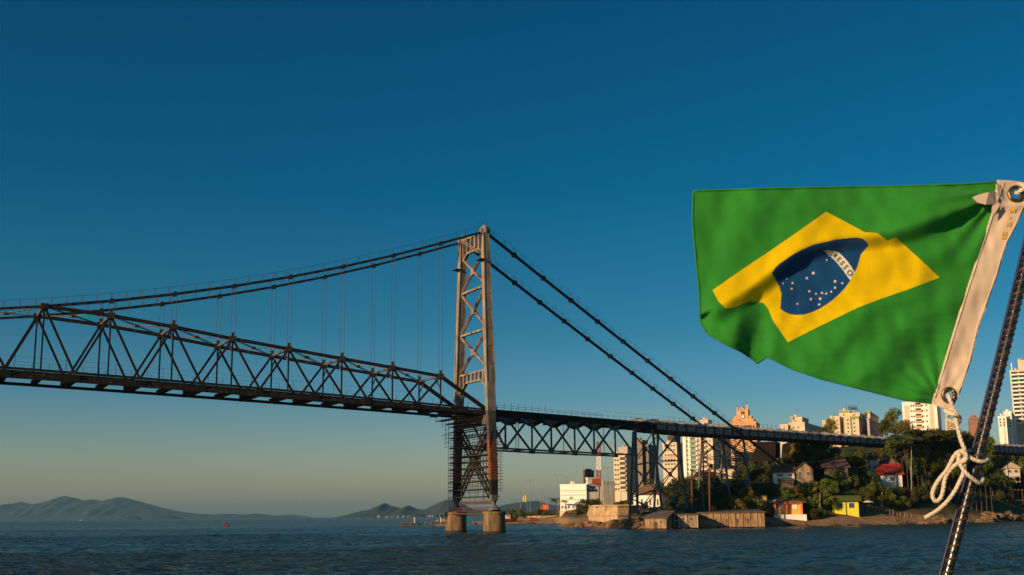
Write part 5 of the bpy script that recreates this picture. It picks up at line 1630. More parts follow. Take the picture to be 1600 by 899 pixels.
# groves read from the photograph, each against the thing it stands by
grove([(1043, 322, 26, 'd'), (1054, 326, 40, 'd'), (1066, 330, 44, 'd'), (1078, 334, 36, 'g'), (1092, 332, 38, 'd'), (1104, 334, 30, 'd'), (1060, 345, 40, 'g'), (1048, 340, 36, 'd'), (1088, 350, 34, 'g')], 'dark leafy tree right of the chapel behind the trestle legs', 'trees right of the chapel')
grove([(1004, 440, 30, 'g'), (1018, 446, 34, 'g'), (1033, 450, 34, 'g'), (1046, 455, 30, 'g'), (1010, 470, 36, 'g'), (1026, 478, 38, 'g'), (1062, 470, 34, 'g'), (1080, 475, 30, 'g'), (1096, 440, 30, 'g')], 'sunlit green tree behind the chapel roof', 'trees behind the chapel')
grove([(1112, 316, 22, 'd'), (1124, 317, 24, 'd'), (1136, 319, 24, 'y'), (1148, 320, 26, 'y'), (1160, 322, 24, 'y'), (1172, 325, 22, 'y'), (1118, 322, 26, 'd'), (1142, 326, 28, 'y'), (1156, 327, 26, 'y'), (1130, 310, 16, 'g'), (1146, 312, 16, 'g'), (1168, 330, 24, 'y'), (1108, 308, 16, 'd'), (1150, 334, 20, 'y')], 'scrubby olive bush on the slope behind the long shore building', 'scrub behind the long shore building')
grove([(1190, 326, 20, 'y'), (1202, 327, 20, 'g'), (1214, 332, 20, 'd'), (1226, 332, 20, 'g'), (1240, 332, 20, 'g'), (1252, 332, 20, 'g'), (1266, 330, 20, 'd'), (1236, 332, 16, 'g'), (1262, 326, 18, 'd'), (1276, 329, 20, 'd'), (1206, 331, 18, 'd')], 'leafy bush on the slope above the orange beach house', 'bushes above the orange house')
grove([(1288, 345, 26, 'g'), (1300, 350, 26, 'g'), (1312, 352, 26, 'g'), (1324, 354, 28, 'g'), (1338, 356, 30, 'd'), (1350, 356, 32, 'g'), (1362, 360, 32, 'g'), (1376, 360, 30, 'g'), (1344, 362, 34, 'd'), (1356, 367, 30, 'g'), (1390, 362, 28, 'd'), (1404, 364, 26, 'd'), (1294, 356, 22, 'd'), (1318, 360, 20, 'g')], 'dense green tree on the slope behind the yellow beach house', 'trees behind the yellow house')
grove([(1374, 356, 22, 'g'), (1386, 356, 24, 'g'), (1400, 358, 24, 'g'), (1414, 362, 26, 'd'), (1430, 370, 30, 'd'), (1444, 374, 30, 'd'), (1458, 378, 30, 'd'), (1472, 380, 28, 'd'), (1486, 384, 26, 'd'), (1500, 388, 26, 'd'), (1438, 384, 34, 'd'), (1464, 392, 36, 'd'), (1490, 398, 36, 'd')], 'dark bushy tree above the beach near the twin utility poles', 'trees above the beach by the poles')
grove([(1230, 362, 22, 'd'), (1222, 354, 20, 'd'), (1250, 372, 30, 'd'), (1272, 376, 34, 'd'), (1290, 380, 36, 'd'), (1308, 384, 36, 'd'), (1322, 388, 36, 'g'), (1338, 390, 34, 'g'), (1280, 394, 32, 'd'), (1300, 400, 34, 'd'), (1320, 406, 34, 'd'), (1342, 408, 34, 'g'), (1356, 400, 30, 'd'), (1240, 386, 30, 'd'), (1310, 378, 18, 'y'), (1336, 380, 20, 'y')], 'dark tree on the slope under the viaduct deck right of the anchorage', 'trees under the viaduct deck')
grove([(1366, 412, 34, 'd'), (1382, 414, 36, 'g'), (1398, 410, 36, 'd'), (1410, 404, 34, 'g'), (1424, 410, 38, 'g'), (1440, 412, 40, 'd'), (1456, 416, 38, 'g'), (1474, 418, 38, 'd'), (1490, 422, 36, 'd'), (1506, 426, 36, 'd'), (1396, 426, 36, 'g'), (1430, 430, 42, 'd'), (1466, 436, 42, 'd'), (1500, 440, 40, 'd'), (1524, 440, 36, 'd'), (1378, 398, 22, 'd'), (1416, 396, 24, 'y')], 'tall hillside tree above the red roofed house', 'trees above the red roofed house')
for i_, px_ in enumerate(range(1428, 1548, 8)):
    tree(px_, 374 + (px_ - 1428) * .14, 38, 'dgdggd'[i_ % 6], 'tall leafy tree filling the slope below the flat topped trees, ' + ORD[i_], 'trees below the flat topped ones', pyc=(726, 716, 732, 721, 738)[i_ % 5])
DARKT = [(1152, 352, 26, 742, 'd'), (1166, 354, 30, 738, 'd'), (1180, 356, 26, 744, 'g'), (1194, 356, 28, 741, 'd'), (1206, 358, 26, 735, 'd'), (1222, 360, 26, 728, 'd'), (1234, 362, 28, 722, 'g'), (1250, 362, 28, 716, 'd'), (1264, 362, 30, 718, 'd'), (1280, 364, 30, 710, 'd'), (1296, 366, 30, 714, 'd'), (1258, 364, 26, 702, 'd'), (1276, 368, 26, 698, 'd'), (1292, 372, 28, 702, 'g')]
for i_, (a_, b_, c_, d_, e_) in enumerate(sorted(DARKT)):
    tree(a_, b_, c_, e_, 'dark tree in front of the anchorage above the hillside houses, ' + ORD[i_], 'trees in front of the anchorage', 1.1, pyc=d_)
SLOPE = [(1160, 334, 22, 760, 'y'), (1172, 336, 20, 766, 'g'), (1183, 337, 18, 764, 'y'), (1194, 336.5, 20, 768, 'g'), (1205, 337, 18, 770, 'y'), (1216, 337, 18, 768, 'g'), (1227, 336.5, 18, 772, 'g'), (1238, 337, 20, 767, 'y'), (1249, 337, 20, 764, 'g'),
         (1260, 337.5, 22, 762, 'g'), (1271, 338, 24, 766, 'y'), (1281, 338, 24, 760, 'g'), (1291, 339, 24, 763, 'g'), (1264, 334, 18, 782, 'g'), (1276, 335, 20, 784, 'g'), (1287, 336, 20, 780, 'y'), (1150, 330, 22, 768, 'y'), (1347, 346, 22, 772, 'g')]
for i_, (a_, b_, c_, d_, e_) in enumerate(sorted(SLOPE)):
    tree(a_, b_, c_, e_, 'small bush on the steep slope under the hillside houses, ' + ORD[i_], 'bushes on the steep slope', 1.15, pyc=d_)
tree(1238, 366, 24, 'y', 'ivy covered tree trunk rising to the deck beside the anchorage', None, .6, pyc=728)
tree(1240, 365, 26, 'y', 'hanging creeper clump in front of the dark pillars', None, .7, pyc=708)
tree(1240, 365, 24, 'd', 'creeper top spilling over the viaduct parapet', None, 1.0, pyc=681)
tree(1300, 452, 26, 'y', 'small reddish shrub in front of the green trimmed condominium', None, pyc=668)
tree(1286, 440, 22, 'd', 'dark shrub on the deck line left of the green trimmed condominium', None, pyc=676)
tree(1401, 560, 44, 'g', 'round pale green tree left of the brilliant white apartment block', None, pyc=662)
tree(1412, 520, 26, 'y', 'thin bright tree in front of the brilliant white apartment block', None, pyc=668)
tree(1384, 520, 26, 'g', 'small green tree at the right end of the green trimmed condominium', None, pyc=668)
for px, Y, h, pyc, lb in ((1440, 372, 60, 684, 'wide flat topped tree below the brilliant white apartment block'), (1412, 366, 50, 691, 'flat topped tree over the end of the viaduct panels'), (1464, 378, 54, 682, 'flat topped tree under the small cream block'), (1490, 386, 52, 684, 'flat topped tree left of the grommet rope')):
    tree(px, Y, h, 'u', lb, None, 1.2, pyc=pyc)
for px, pyc in ((1396, 694), (1406, 702), (1420, 700), (1434, 698), (1448, 696), (1462, 697), (1476, 696), (1492, 698), (1508, 694), (1522, 697), (1536, 699)): tree(px, 372 + (px - 1396) * .16, 36, rnd.choice('ddg'), 'dark bushy tree hiding the far viaduct deck, ' + ORD[[1396, 1406, 1420, 1434, 1448, 1462, 1476, 1492, 1508, 1522, 1536].index(px)], 'trees hiding the viaduct deck', pyc=pyc)
grove([(1496, 500, 36, 'g'), (1510, 505, 38, 'y'), (1524, 510, 36, 'g'), (1538, 515, 34, 'g'), (1552, 520, 34, 'g'), (1566, 525, 34, 'g'), (1580, 528, 36, 'g'), (1594, 530, 36, 'g'), (1608, 532, 36, 'g'), (1544, 540, 30, 'g'), (1572, 545, 32, 'g'), (1602, 545, 34, 'g')], 'dense hilltop tree in front of the tall balcony tower', 'hilltop trees at the right')
grove([(1528, 432, 34, 'd'), (1542, 440, 34, 'd'), (1556, 450, 34, 'g'), (1566, 462, 32, 'g'), (1580, 475, 30, 'd'), (1596, 470, 30, 'd'), (1612, 476, 30, 'd'), (1550, 470, 34, 'd'), (1532, 460, 34, 'd'), (1570, 440, 26, 'd'), (1556, 430, 24, 'd')], 'dark tree on the slope around the white villa', 'trees around the villa')
grove([(797, 522, 14, 'g'), (806, 523, 17, 'g'), (814, 524, 14, 'g'), (840, 528, 12, 'g'), (852, 530, 10, 'g')], 'round green bush on the bank by the red fishing boat', 'bushes on the far bank')
grove([(905, 400, 20, 'g'), (913, 398, 24, 'd'), (919, 392, 22, 'd'), (900, 392, 14, 'g'), (911, 386, 16, 'd'), (921, 378, 14, 'd'), (925, 420, 20, 'd')], 'dark leafy tree left of the fort wall', 'trees left of the fort')
grove([(960, 400, 12, 'g'), (970, 404, 14, 'd'), (980, 402, 14, 'g'), (990, 400, 10, 'g')], 'low shrub on the terrace behind the fort', 'shrubs behind the fort')

def frond(mb, base, az, L, up_, droop):
    pts = []; n = 7
    for i in range(n + 1):
        u = i / n; pts.append(base + Vector((math.cos(az) * L * u, math.sin(az) * L * u, up_ * L * u - droop * L * u * u)))
    for i in range(n):
        a, b_ = pts[i], pts[i + 1]; d = (b_ - a).normalized(); s = d.cross(Vector((0, 0, 1))).normalized(); w = L * .26 * math.sin(math.pi * min(.95, (i + 1) / n * .9 + .08))
        for k in range(3):
            q = a + (b_ - a) * (k / 3)
            for g in (-1, 1): mb.add([q, q + d * .1 * L * .5, q + s * g * w + d * .09 * L + Vector((0, 0, -w * .35))], [(0, 1, 2)] if g > 0 else [(0, 2, 1)])
def palm(px, pyt, Y, label, L=3.0, seed=0):
    r = random.Random(seed); g = gpt(px, Y); c = at(px, pyt, Y); c.z = max(c.z, g.z + 2); t = thing('palm_tree', label, 'palm', tuple(g))
    MB().tube([g - Vector((0, 0, .5)), g + (c - g) * .5 + Vector((.15, 0, 0)), c], .2, 8, rs=[.3, .22, .18]).build('trunk', BARK, t)
    for i in range(15):
        mb = MB(); frond(mb, c, i * 2.4 + r.random(), L * r.uniform(.8, 1.1), r.uniform(.1, .9), r.uniform(.6, 1.1))
        o = mb.build('frond', LEAF, t); a = o.data.attributes.new('tint', 'FLOAT', 'FACE'); a.data.foreach_set('value', [r.random()] * len(o.data.polygons))
palm(867, 781, 530, 'bushy palm beside the tall street lamp left of the white hotel', 4.2, 1)
palm(882, 783, 512, 'smaller palm in front of the white hotel wall', 2.6, 2)
palm(1545, 752, 430, 'slender palm nearest the flag pole at the right', 3.2, 3)
palm(1557, 757, 436, 'middle palm of the three at the right', 3.0, 4)
palm(1568, 750, 440, 'right hand palm of the three in front of the villa', 3.2, 5)
palm(1548, 778, 422, 'low spiky palm above the shore rocks', 2.6, 6)

# ------------------------------------------------------------------ haze
hz = MB(); hz.box((0, 6000, 172), (44000, 40000, 364))
hm = bpy.data.materials.new('sea haze'); hm.use_nodes = True; t = hm.node_tree; t.nodes.clear()
pv = t.nodes.new('ShaderNodeVolumePrincipled'); pv.inputs['Color'].default_value = (.20, .48, .74, 1); pv.inputs['Density'].default_value = HAZE = 4.6e-5
pv.inputs['Anisotropy'].default_value = .1
oo = t.nodes.new('ShaderNodeOutputMaterial'); t.links.new(pv.outputs[0], oo.inputs['Volume'])
ho = hz.build('haze', hm, None); ho['kind'] = 'stuff'

# ------------------------------------------------------------------ the flag on its line
def ease(x): x = min(1, max(0, x)); return x * x * (3 - 2 * x)
YD = 1.5
C1 = [(1580, 296), (1530, 309), (1480, 328), (1430, 348), (1395, 360), (1371, 362), (1351, 366), (1318, 368), (1285, 374), (1250, 388), (1215, 412), (1185, 438), (1150, 462), (1120, 480)]
C2 = [(1196, 470), (1188, 495), (1184, 530), (1183, 575)]


def sdist(p, line):
    """signed distance to a polyline and how far along it, positive on the upper or left side"""
    best = (1e9, 0, 0); L = 0; tot = sum(math.dist(a, b) for a, b in zip(line, line[1:]))
    for a, b in zip(line, line[1:]):
        dx, dy = b[0] - a[0], b[1] - a[1]; l = math.hypot(dx, dy)
        t = min(1, max(0, ((p[0] - a[0]) * dx + (p[1] - a[1]) * dy) / (l * l)))
        qx, qy = a[0] + dx * t, a[1] + dy * t; d = math.hypot(p[0] - qx, p[1] - qy)
        if d < best[0]: best = (d, (1 if dx * (p[1] - a[1]) - dy * (p[0] - a[0]) > 0 else -1), (L + l * t) / tot)
        L += l
    return best[0] * best[1], best[2]


def relief(px, py):
    """metres towards the camera"""
    d = 0.0
    s, u = sdist((px, py), C1)          # s > 0 is above the crease
    A = .017 * ease((u - .02) / .2) * (1 - .25 * ease((u - .75) / .25)) + .003
    if s > 0: d += A * math.exp(-s / 60)
    else: d += A * (1 - ease(-s / 30))
    s, u = sdist((px, py), C2)
    f = ease((py - 455) / 60)
    q = px + (py - 520) * .22
    d += .018 * f * ease((q - 1085) / 65) * (1 - ease((q - 1146) / 40)) - .006 * f * ease((q - 1150) / 34) * (1 - ease((q - 1190) / 26))
    d += .0036 * math.sin(px / 15.5 + py / 44) * ease((1300 - px) / 140) * (.5 + .5 * ease((470 - py) / 120))
    d += .0030 * math.sin((px * .62 + py * .78) / 13.5 + .8 * math.sin(px / 55)) * ease((px - 1230) / 80) * ease((1520 - px) / 60) * ease((py - 440) / 60)
    d += .0026 * math.sin((py - px * .25) / 11 + math.sin(px / 40)) * ease((px - 1400) / 60) * ease((1540 - px) / 40)
    # folds fanning out from the top of the hoist
    dx, dy = 1565 - px, py - 300; ang = math.atan2(dy, dx); rr = math.hypot(dx, dy)
    d += .0045 * math.sin(ang * 17 + .6 * math.sin(rr / 60)) * ease(rr / 60) * math.exp(-rr / 150) * (1 if ang > -.1 else 0)
    dx, dy = 1470 - px, 625 - py; ang = math.atan2(dy, dx); rr = math.hypot(dx, dy)
    d += .0030 * math.sin(ang * 15 + 1) * ease(rr / 40) * math.exp(-rr / 120)
    d += .0005 * noise.noise(Vector(((px + py * .5) / 22, (py - px * .35) / 5.5, 2))) * (1 + ease((py - 430) / 80))
    d += .0055 * math.sin((px * .9 + py * .55) / 46) * ease((1560 - px) / 120)
    d += .0022 * math.sin((px * .55 - py * 1.1) / 21 + 1.3) * ease((py - 300) / 60) * (.35 + .65 * ease((px - 1250) / 150))
    d += .0012 * noise.noise(Vector((px / 23, py / 31, 0))) * 2 + .006 * noise.noise(Vector((px / 120, py / 110, 5)))
    k = math.hypot(px - 1450, py - 545)
    d -= .006 * math.exp(-(k / 38) ** 2)
    d += .02 * ((1560 - px) / 480) ** 1.0 * math.sin((1560 - px) / 150) * .35
    return d


def P3(px, py, off=0.0): return at(px, py, YD - relief(px, py) - off)


TOPE = [(1083, 299), (1140, 297), (1200, 295), (1300, 293), (1400, 291.5), (1500, 288.5), (1563, 284.5)]
RIGHT = [(1567, 285), (1549, 335.6), (1536, 375), (1522.6, 415.7), (1505, 469), (1487, 527), (1471, 580), (1456, 630)]
BOT = [(1416, 625), (1371, 613.6), (1327, 602.5), (1282, 591), (1238, 576), (1211, 562.5), (1198, 556.5), (1184, 567), (1172, 558), (1160, 549.5), (1131, 535.8), (1104.5, 520)]
LEFT = [(1094.7, 504.7), (1093, 460), (1087.6, 406.8), (1082.5, 349)]
OUTL = TOPE + RIGHT[1:] + BOT + LEFT
DIAM = [(1291, 331), (1314, 343), (1336, 355), (1351, 363), (1371, 364.5), (1387, 376.5), (1400, 371), (1434, 402), (1468, 434), (1420, 452), (1371, 469), (1340, 481), (1309, 496), (1270, 515), (1231, 535), (1218, 516), (1207, 500), (1201, 484), (1193, 473.5), (1171, 471), (1149, 480), (1133, 482), (1122, 470), (1113.4, 453.5), (1160, 421), (1205, 391), (1250, 360)]
DISC = [(1206, 427), (1212, 418), (1220, 411), (1237, 399), (1256, 389), (1273, 382), (1291, 378), (1309, 374), (1327, 372), (1340, 371.5), (1349, 373.5), (1355, 379), (1357, 384.5), (1351, 391), (1345, 398), (1343, 406), (1340, 415.7), (1335, 427), (1329, 438), (1320, 451), (1309, 462), (1296, 473), (1282, 482), (1269, 488), (1256, 492), (1244, 492.5), (1233.5, 491), (1225, 487), (1219, 482.5), (1220, 472), (1221, 460), (1218, 449), (1213.5, 440)]
STRIPE = [(1286, 391.5), (1300, 392), (1311, 395), (1322, 406), (1330, 416.5), (1335.5, 426), (1328.5, 438.5), (1322, 429), (1317, 421.5), (1304, 406.5), (1293, 397)]


def inside(p, poly):
    x, y = p; c = False; j = len(poly) - 1
    for i in range(len(poly)):
        xi, yi = poly[i]; xj, yj = poly[j]
        if (yi > y) != (yj > y) and x < (xj - xi) * (y - yi) / (yj - yi) + xi: c = not c
        j = i
    return c


def densify(poly, st, closed=True):
    out = []; n = len(poly)
    for i in range(n if closed else n - 1):
        a, b = poly[i], poly[(i + 1) % n]; k = max(1, int(math.dist(a, b) / st))
        for q in range(k): out.append((a[0] + (b[0] - a[0]) * q / k, a[1] + (b[1] - a[1]) * q / k))
    return out


def cloth(regions, step, outline):
    """triangulate the outline with every region border kept as an edge; returns verts, tris, region index"""
    pts = []; edges = []
    for poly in [outline] + regions:
        d = densify(poly, step); o = len(pts); pts += d; edges += [(o + i, o + (i + 1) % len(d)) for i in range(len(d))]
    x0, x1 = min(p[0] for p in outline), max(p[0] for p in outline); y0, y1 = min(p[1] for p in outline), max(p[1] for p in outline)
    y = y0; r_ = 0
    while y < y1:
        x = x0 + (r_ % 2) * step / 2
        while x < x1:
            if inside((x, y), outline): pts.append((x, y))
            x += step
        y += step * .87; r_ += 1
    vs, es, fs, _, _, _ = delaunay_2d_cdt([Vector(p) for p in pts], edges, [], 0, 1e-4)
    tris = []; reg = []
    for f in fs:
        c = (sum(vs[i][0] for i in f) / 3, sum(vs[i][1] for i in f) / 3)
        if not inside(c, outline): continue
        k = 0
        for i, poly in enumerate(regions):
            if inside(c, poly): k = i + 1
        tris.append(tuple(f)); reg.append(k)
    return vs, tris, reg


def clothmat(name, col, tr, rough=.75, wv=520, var=.1):
    m = bpy.data.materials.new(name); m.use_nodes = True; t = m.node_tree; b = t.nodes['Principled BSDF']; b.inputs['Roughness'].default_value = rough
    b.inputs['Specular IOR Level'].default_value = .15; b.inputs['Sheen Weight'].default_value = .15
    tcn = t.nodes.new('ShaderNodeTexCoord'); n = t.nodes.new('ShaderNodeTexNoise'); n.inputs['Scale'].default_value = 14; n.inputs['Detail'].default_value = 5; t.links.new(tcn.outputs['Object'], n.inputs['Vector'])
    r_ = t.nodes.new('ShaderNodeValToRGB'); r_.color_ramp.elements[0].position = .3; r_.color_ramp.elements[1].position = .7
    r_.color_ramp.elements[0].color = (*[c * (1 - var) for c in col], 1); r_.color_ramp.elements[1].color = (*[min(1, c * (1 + var)) for c in col], 1)
    t.links.new(n.outputs[0], r_.inputs[0])
    w = t.nodes.new('ShaderNodeTexWave'); w.inputs['Scale'].default_value = wv; w.inputs['Distortion'].default_value = 1.5; t.links.new(tcn.outputs['Object'], w.inputs['Vector'])
    bp_ = t.nodes.new('ShaderNodeBump'); bp_.inputs['Strength'].default_value = .12; bp_.inputs['Distance'].default_value = .0006; t.links.new(w.outputs[0], bp_.inputs['Height'])
    t.links.new(bp_.outputs[0], b.inputs['Normal']); t.links.new(r_.outputs[0], b.inputs['Base Color'])
    tr_ = t.nodes.new('ShaderNodeBsdfTranslucent'); ms = t.nodes.new('ShaderNodeMixShader'); ms.inputs[0].default_value = tr; t.links.new(r_.outputs[0], tr_.inputs[0])
    t.links.new(b.outputs[0], ms.inputs[1]); t.links.new(tr_.outputs[0], ms.inputs[2]); t.links.new(ms.outputs[0], t.nodes['Material Output'].inputs[0]); return m


FG = clothmat('flag green nylon', (.038, .34, .040), .45); FY = clothmat('flag yellow nylon', (.98, .70, .0), .4, var=.05)
FB = clothmat('flag blue nylon', (.003, .065, .21), .25); FWH = clothmat('flag white print', (.75, .72, .66), .2, var=.05)
CANV = clothmat('hoist canvas', (.66, .55, .44), .15, .85, 900, .12); LETG = clothmat('letter green print', (.01, .10, .03), .05)
BRASS = mat('tarnished brass', (.16, .11, .06), .35, .8, scale=40)
fl = thing('national_flag', 'green boat flag with a yellow rhombus and starry blue disc, streaming left', 'flag', tuple(P3(1470, 450)))
FOFF = Vector(fl.location)
vs, tris, reg = cloth([DIAM, DISC, STRIPE], 3.4, OUTL)
pos = [P3(v[0], v[1]) for v in vs]
nrm = [Vector((0, 0, 0)) for _ in vs]
for f in tris:
    a, b_, c = (pos[i] for i in f); n = (b_ - a).cross(c - a)
    if n.y > 0: n = -n
    for i in f: nrm[i] += n
nrm = [n.normalized() if n.length else Vector((0, -1, 0)) for n in nrm]


def cloth_part(name, k, m_):
    idx = {}; V = []; Fc = []; N = []
    for f, r_ in zip(tris, reg):
        if r_ != k: continue
        a, b_, c = (pos[i] for i in f)
        if (b_ - a).cross(c - a).y > 0: f = f[::-1]
        q = []
        for i in f:
            if i not in idx: idx[i] = len(V); V.append(tuple(pos[i] - FOFF)); N.append(tuple(nrm[i]))
            q.append(idx[i])
        Fc.append(q)
    me = bpy.data.meshes.new(name); me.from_pydata(V, [], Fc); me.materials.append(m_); me.polygons.foreach_set('use_smooth', [True] * len(Fc)); me.update()
    me.normals_split_custom_set_from_vertices(N)
    o = bpy.data.objects.new(name, me); return link(o, fl)


field = cloth_part('green_field', 0, FG); rho = cloth_part('yellow_rhombus', 1, FY); disc = cloth_part('blue_disc', 2, FB); strp = cloth_part('white_band', 3, FWH)


def flat_on(name, pts2, tri, m_, parent, off):
    me = bpy.data.meshes.new(name)
    me.from_pydata([tuple(P3(x, y, off) - FOFF) for x, y in pts2], [], tri); me.materials.append(m_); me.update()
    return link(bpy.data.objects.new(name, me), parent)


# hems of the cloth
for nm, line, w in (('top_hem', TOPE, .0016), ('bottom_hem', [(1456, 630)] + BOT, .0022), ('fly_hem', [BOT[-1]] + LEFT + [TOPE[0]], .0014)):
    d = densify(line, 6, False) + [line[-1]]
    MB().tube([P3(x, y) for x, y in d], w, 6).build(nm, FG, fl, smooth=True)
# stars, read one by one
STARS = [(1270.7, 427, 3.0), (1260.6, 435, 2.6), (1238.3, 442.5, 2.4), (1237, 451.5, 2.2), (1291.6, 406.5, 1.7), (1264.5, 455.3, 2.3), (1275, 459.4, 2.0), (1284.4, 458, 2.2), (1291, 459, 2.0), (1298.7, 456, 2.2), (1304.8, 449.8, 2.5), (1304.8, 440, 2.8), (1316, 442.8, 2.2), (1267, 467.6, 2.6), (1281.6, 467, 2.7), (1280, 476, 2.3), (1246, 475, 1.8), (1229, 436, 1.5), (1223.5, 443, 1.4)]
for x, y, r_ in STARS:
    pts2 = [(x, y)] + [(x + (r_ if i % 2 == 0 else r_ * .5) * math.sin(i * math.pi / 5 + .3), y - (r_ if i % 2 == 0 else r_ * .5) * math.cos(i * math.pi / 5 + .3)) for i in range(10)]
    flat_on('star', pts2, [(0, 1 + (i + 1) % 10, 1 + i) for i in range(10)], FWH, disc, .0006)
# lettering on the band
cu = None
MID = [(1293.5, 394), (1304.5, 399.8), (1313, 408), (1320.5, 417.5), (1331, 431.5)]
LET = 'GRESSO'
for i, ch in enumerate(LET):
    u = .10 + .82 * i / (len(LET) - 1); seg_ = u * (len(MID) - 1); a_ = min(int(seg_), len(MID) - 2); f_ = seg_ - a_
    cx_, cy_ = MID[a_][0] + (MID[a_ + 1][0] - MID[a_][0]) * f_, MID[a_][1] + (MID[a_ + 1][1] - MID[a_][1]) * f_
    ang = math.atan2(MID[a_ + 1][1] - MID[a_][1], MID[a_ + 1][0] - MID[a_][0]); sz = 9.6 + i * .6
    cu = bpy.data.curves.new('letter', 'FONT'); cu.body = ch; cu.size = sz; cu.align_x = 'CENTER'; cu.align_y = 'CENTER'; cu.resolution_u = 2; cu.offset = .26
    to = bpy.data.objects.new('letter', cu); COL.objects.link(to)
    me0 = bpy.data.meshes.new_from_object(to.evaluated_get(bpy.context.evaluated_depsgraph_get())); bpy.data.objects.remove(to); bpy.data.curves.remove(cu)
    pts2 = [(cx_ + v.co.x * math.cos(ang) + v.co.y * math.sin(ang), cy_ + v.co.x * math.sin(ang) - v.co.y * math.cos(ang)) for v in me0.vertices]
    flat_on('letter', pts2, [tuple(p.vertices) for p in me0.polygons], LETG, strp, .0007); bpy.data.meshes.remove(me0)

# hoist canvas with grommets
HR = [(1592, 284), (1612, 288), (1609, 300), (1600, 326), (1592, 345), (1589, 352), (1582, 366), (1576, 376), (1566, 405), (1558, 433.5), (1548, 460), (1540.5, 482.4), (1531, 508), (1524, 535), (1518, 562.5), (1508, 592), (1498, 620), (1488, 638), (1481, 641), (1470, 637)]
HOIST = [(1558, 281.5), (1575, 282)] + HR + [(1457, 632)] + RIGHT[::-1][1:]
HOIST = [(1558, 281.5), (1575, 282)] + HR + RIGHT[::-1][:-1]
G1, G2 = (1587.5, 303), (1482.5, 617.5)
def circ(c, r_, n=20, ky=1.0): return [(c[0] + r_ * math.cos(i * 2 * math.pi / n), c[1] + r_ * ky * math.sin(i * 2 * math.pi / n)) for i in range(n)]
hv, ht, hr = cloth([circ(G1, 7.5), circ(G2, 6.2, ky=1.15)], 4.0, HOIST)
def HP(px, py, off=0): 
    d = .0012 * math.sin(py / 17 + px / 9) + .0018 * noise.noise(Vector((px / 14, py / 26, 3))) + .004 * noise.noise(Vector((px / 60, py / 50, 9)))
    return at(px, py, YD - relief(min(px, 1545), py) * .5 - .002 - d - off)
V = []; Fc = []
for f, r_ in zip(ht, hr):
    if r_: continue
    a, b_, c = (HP(*hv[i]) for i in f)
    Fc.append(f if (b_ - a).cross(c - a).y < 0 else f[::-1])
me = bpy.data.meshes.new('hoist_canvas'); me.from_pydata([tuple(HP(*v) - FOFF) for v in hv], [], Fc); me.materials.append(CANV); me.polygons.foreach_set('use_smooth', [True] * len(Fc)); me.update()
hc = link(bpy.data.objects.new('hoist_canvas', me), fl)
so_ = hc.modifiers.new('thickness', 'SOLIDIFY'); so_.thickness = .0012; so_.offset = -1
def ring(c, r0, ky, tr_, nm):
    mb = MB(); pts = [HP(c[0] + r0 * math.cos(a), c[1] + ky * r0 * math.sin(a), .0008) for a in [i * 2 * math.pi / 28 for i in range(29)]]
    mb.tube(pts, tr_, 8, caps=False); return mb.build(nm, BRASS, fl, smooth=True)
ring(G1, 10.5, 1, .0030, 'grommet'); ring(G2, 9.0, 1.15, .0028, 'grommet')
# seam stitching along both sides of the canvas
for nm, line in (('seam', RIGHT), ('seam', [(p[0] - 5, p[1]) for p in HR[2:-3]])):
    MB().tube([HP(x + 2.5, y, .0006) for x, y in densify(line, 8, False)], .0007, 5).build(nm, CANV, fl, smooth=True)
# torn white tab
tab = [(1519, 308.5), (1530, 304), (1545, 300.5), (1556, 299.5), (1561, 309), (1557, 319), (1540, 320), (1528, 317)]
V = [tuple(at(x, y, YD - .020 + (.010 if x > 1550 else 0)) - FOFF) for x, y in tab]
me = bpy.data.meshes.new('torn_tab'); me.from_pydata(V, [], [(0, 7, 1), (1, 7, 6, 2), (2, 6, 5, 3), (3, 5, 4)]); me.materials.append(CANV); me.update()
tb = link(bpy.data.objects.new('torn_tab', me), fl); m_ = tb.modifiers.new('thickness', 'SOLIDIFY'); m_.thickness = .001
tab2 = [(1550, 322), (1561, 316), (1562, 322), (1555, 333), (1549, 338)]
me = bpy.data.meshes.new('torn_tab'); me.from_pydata([tuple(at(x, y, YD - .012) - FOFF) for x, y in tab2], [], [(0, 4, 3, 2, 1)]); me.materials.append(CANV); me.update()
tb = link(bpy.data.objects.new('torn_tab', me), fl)
# loose threads
for pts in ([(1543, 284.5), (1550, 290), (1559, 294), (1563, 303)], [(1557, 283), (1560, 292), (1562, 306)], [(1546, 282), (1556, 285), (1564, 297)]):
    MB().tube([at(x, y, YD - .012) for x, y in pts], .0004, 5).build('loose_thread', LEAF2, fl)
# faded yellow stamped marks down the canvas edge
YM = clothmat('faded yellow print', (.85, .50, .06), .1, var=.1)
for x, y, w, h in ((1583, 329, 10, 7), (1578.5, 340, 4, 4), (1577, 350, 8, 7), (1570, 365, 8, 6), (1569, 371, 7, 5)):
    for k in range(3):
        a0 = x - w / 2 + w * k / 3; q = [(a0, y - h / 2 + (k % 2) * 1.5), (a0 + w * .24, y - h / 2), (a0 + w * .24 - 1, y + h / 2), (a0 - 1, y + h / 2 - (k == 1) * 1.5)]
        me = bpy.data.meshes.new('printed_mark'); me.from_pydata([tuple(HP(px, py, .0016) - FOFF) for px, py in q], [], [(0, 3, 2, 1)]); me.materials.append(YM); me.update(); link(bpy.data.objects.new('printed_mark', me), fl)

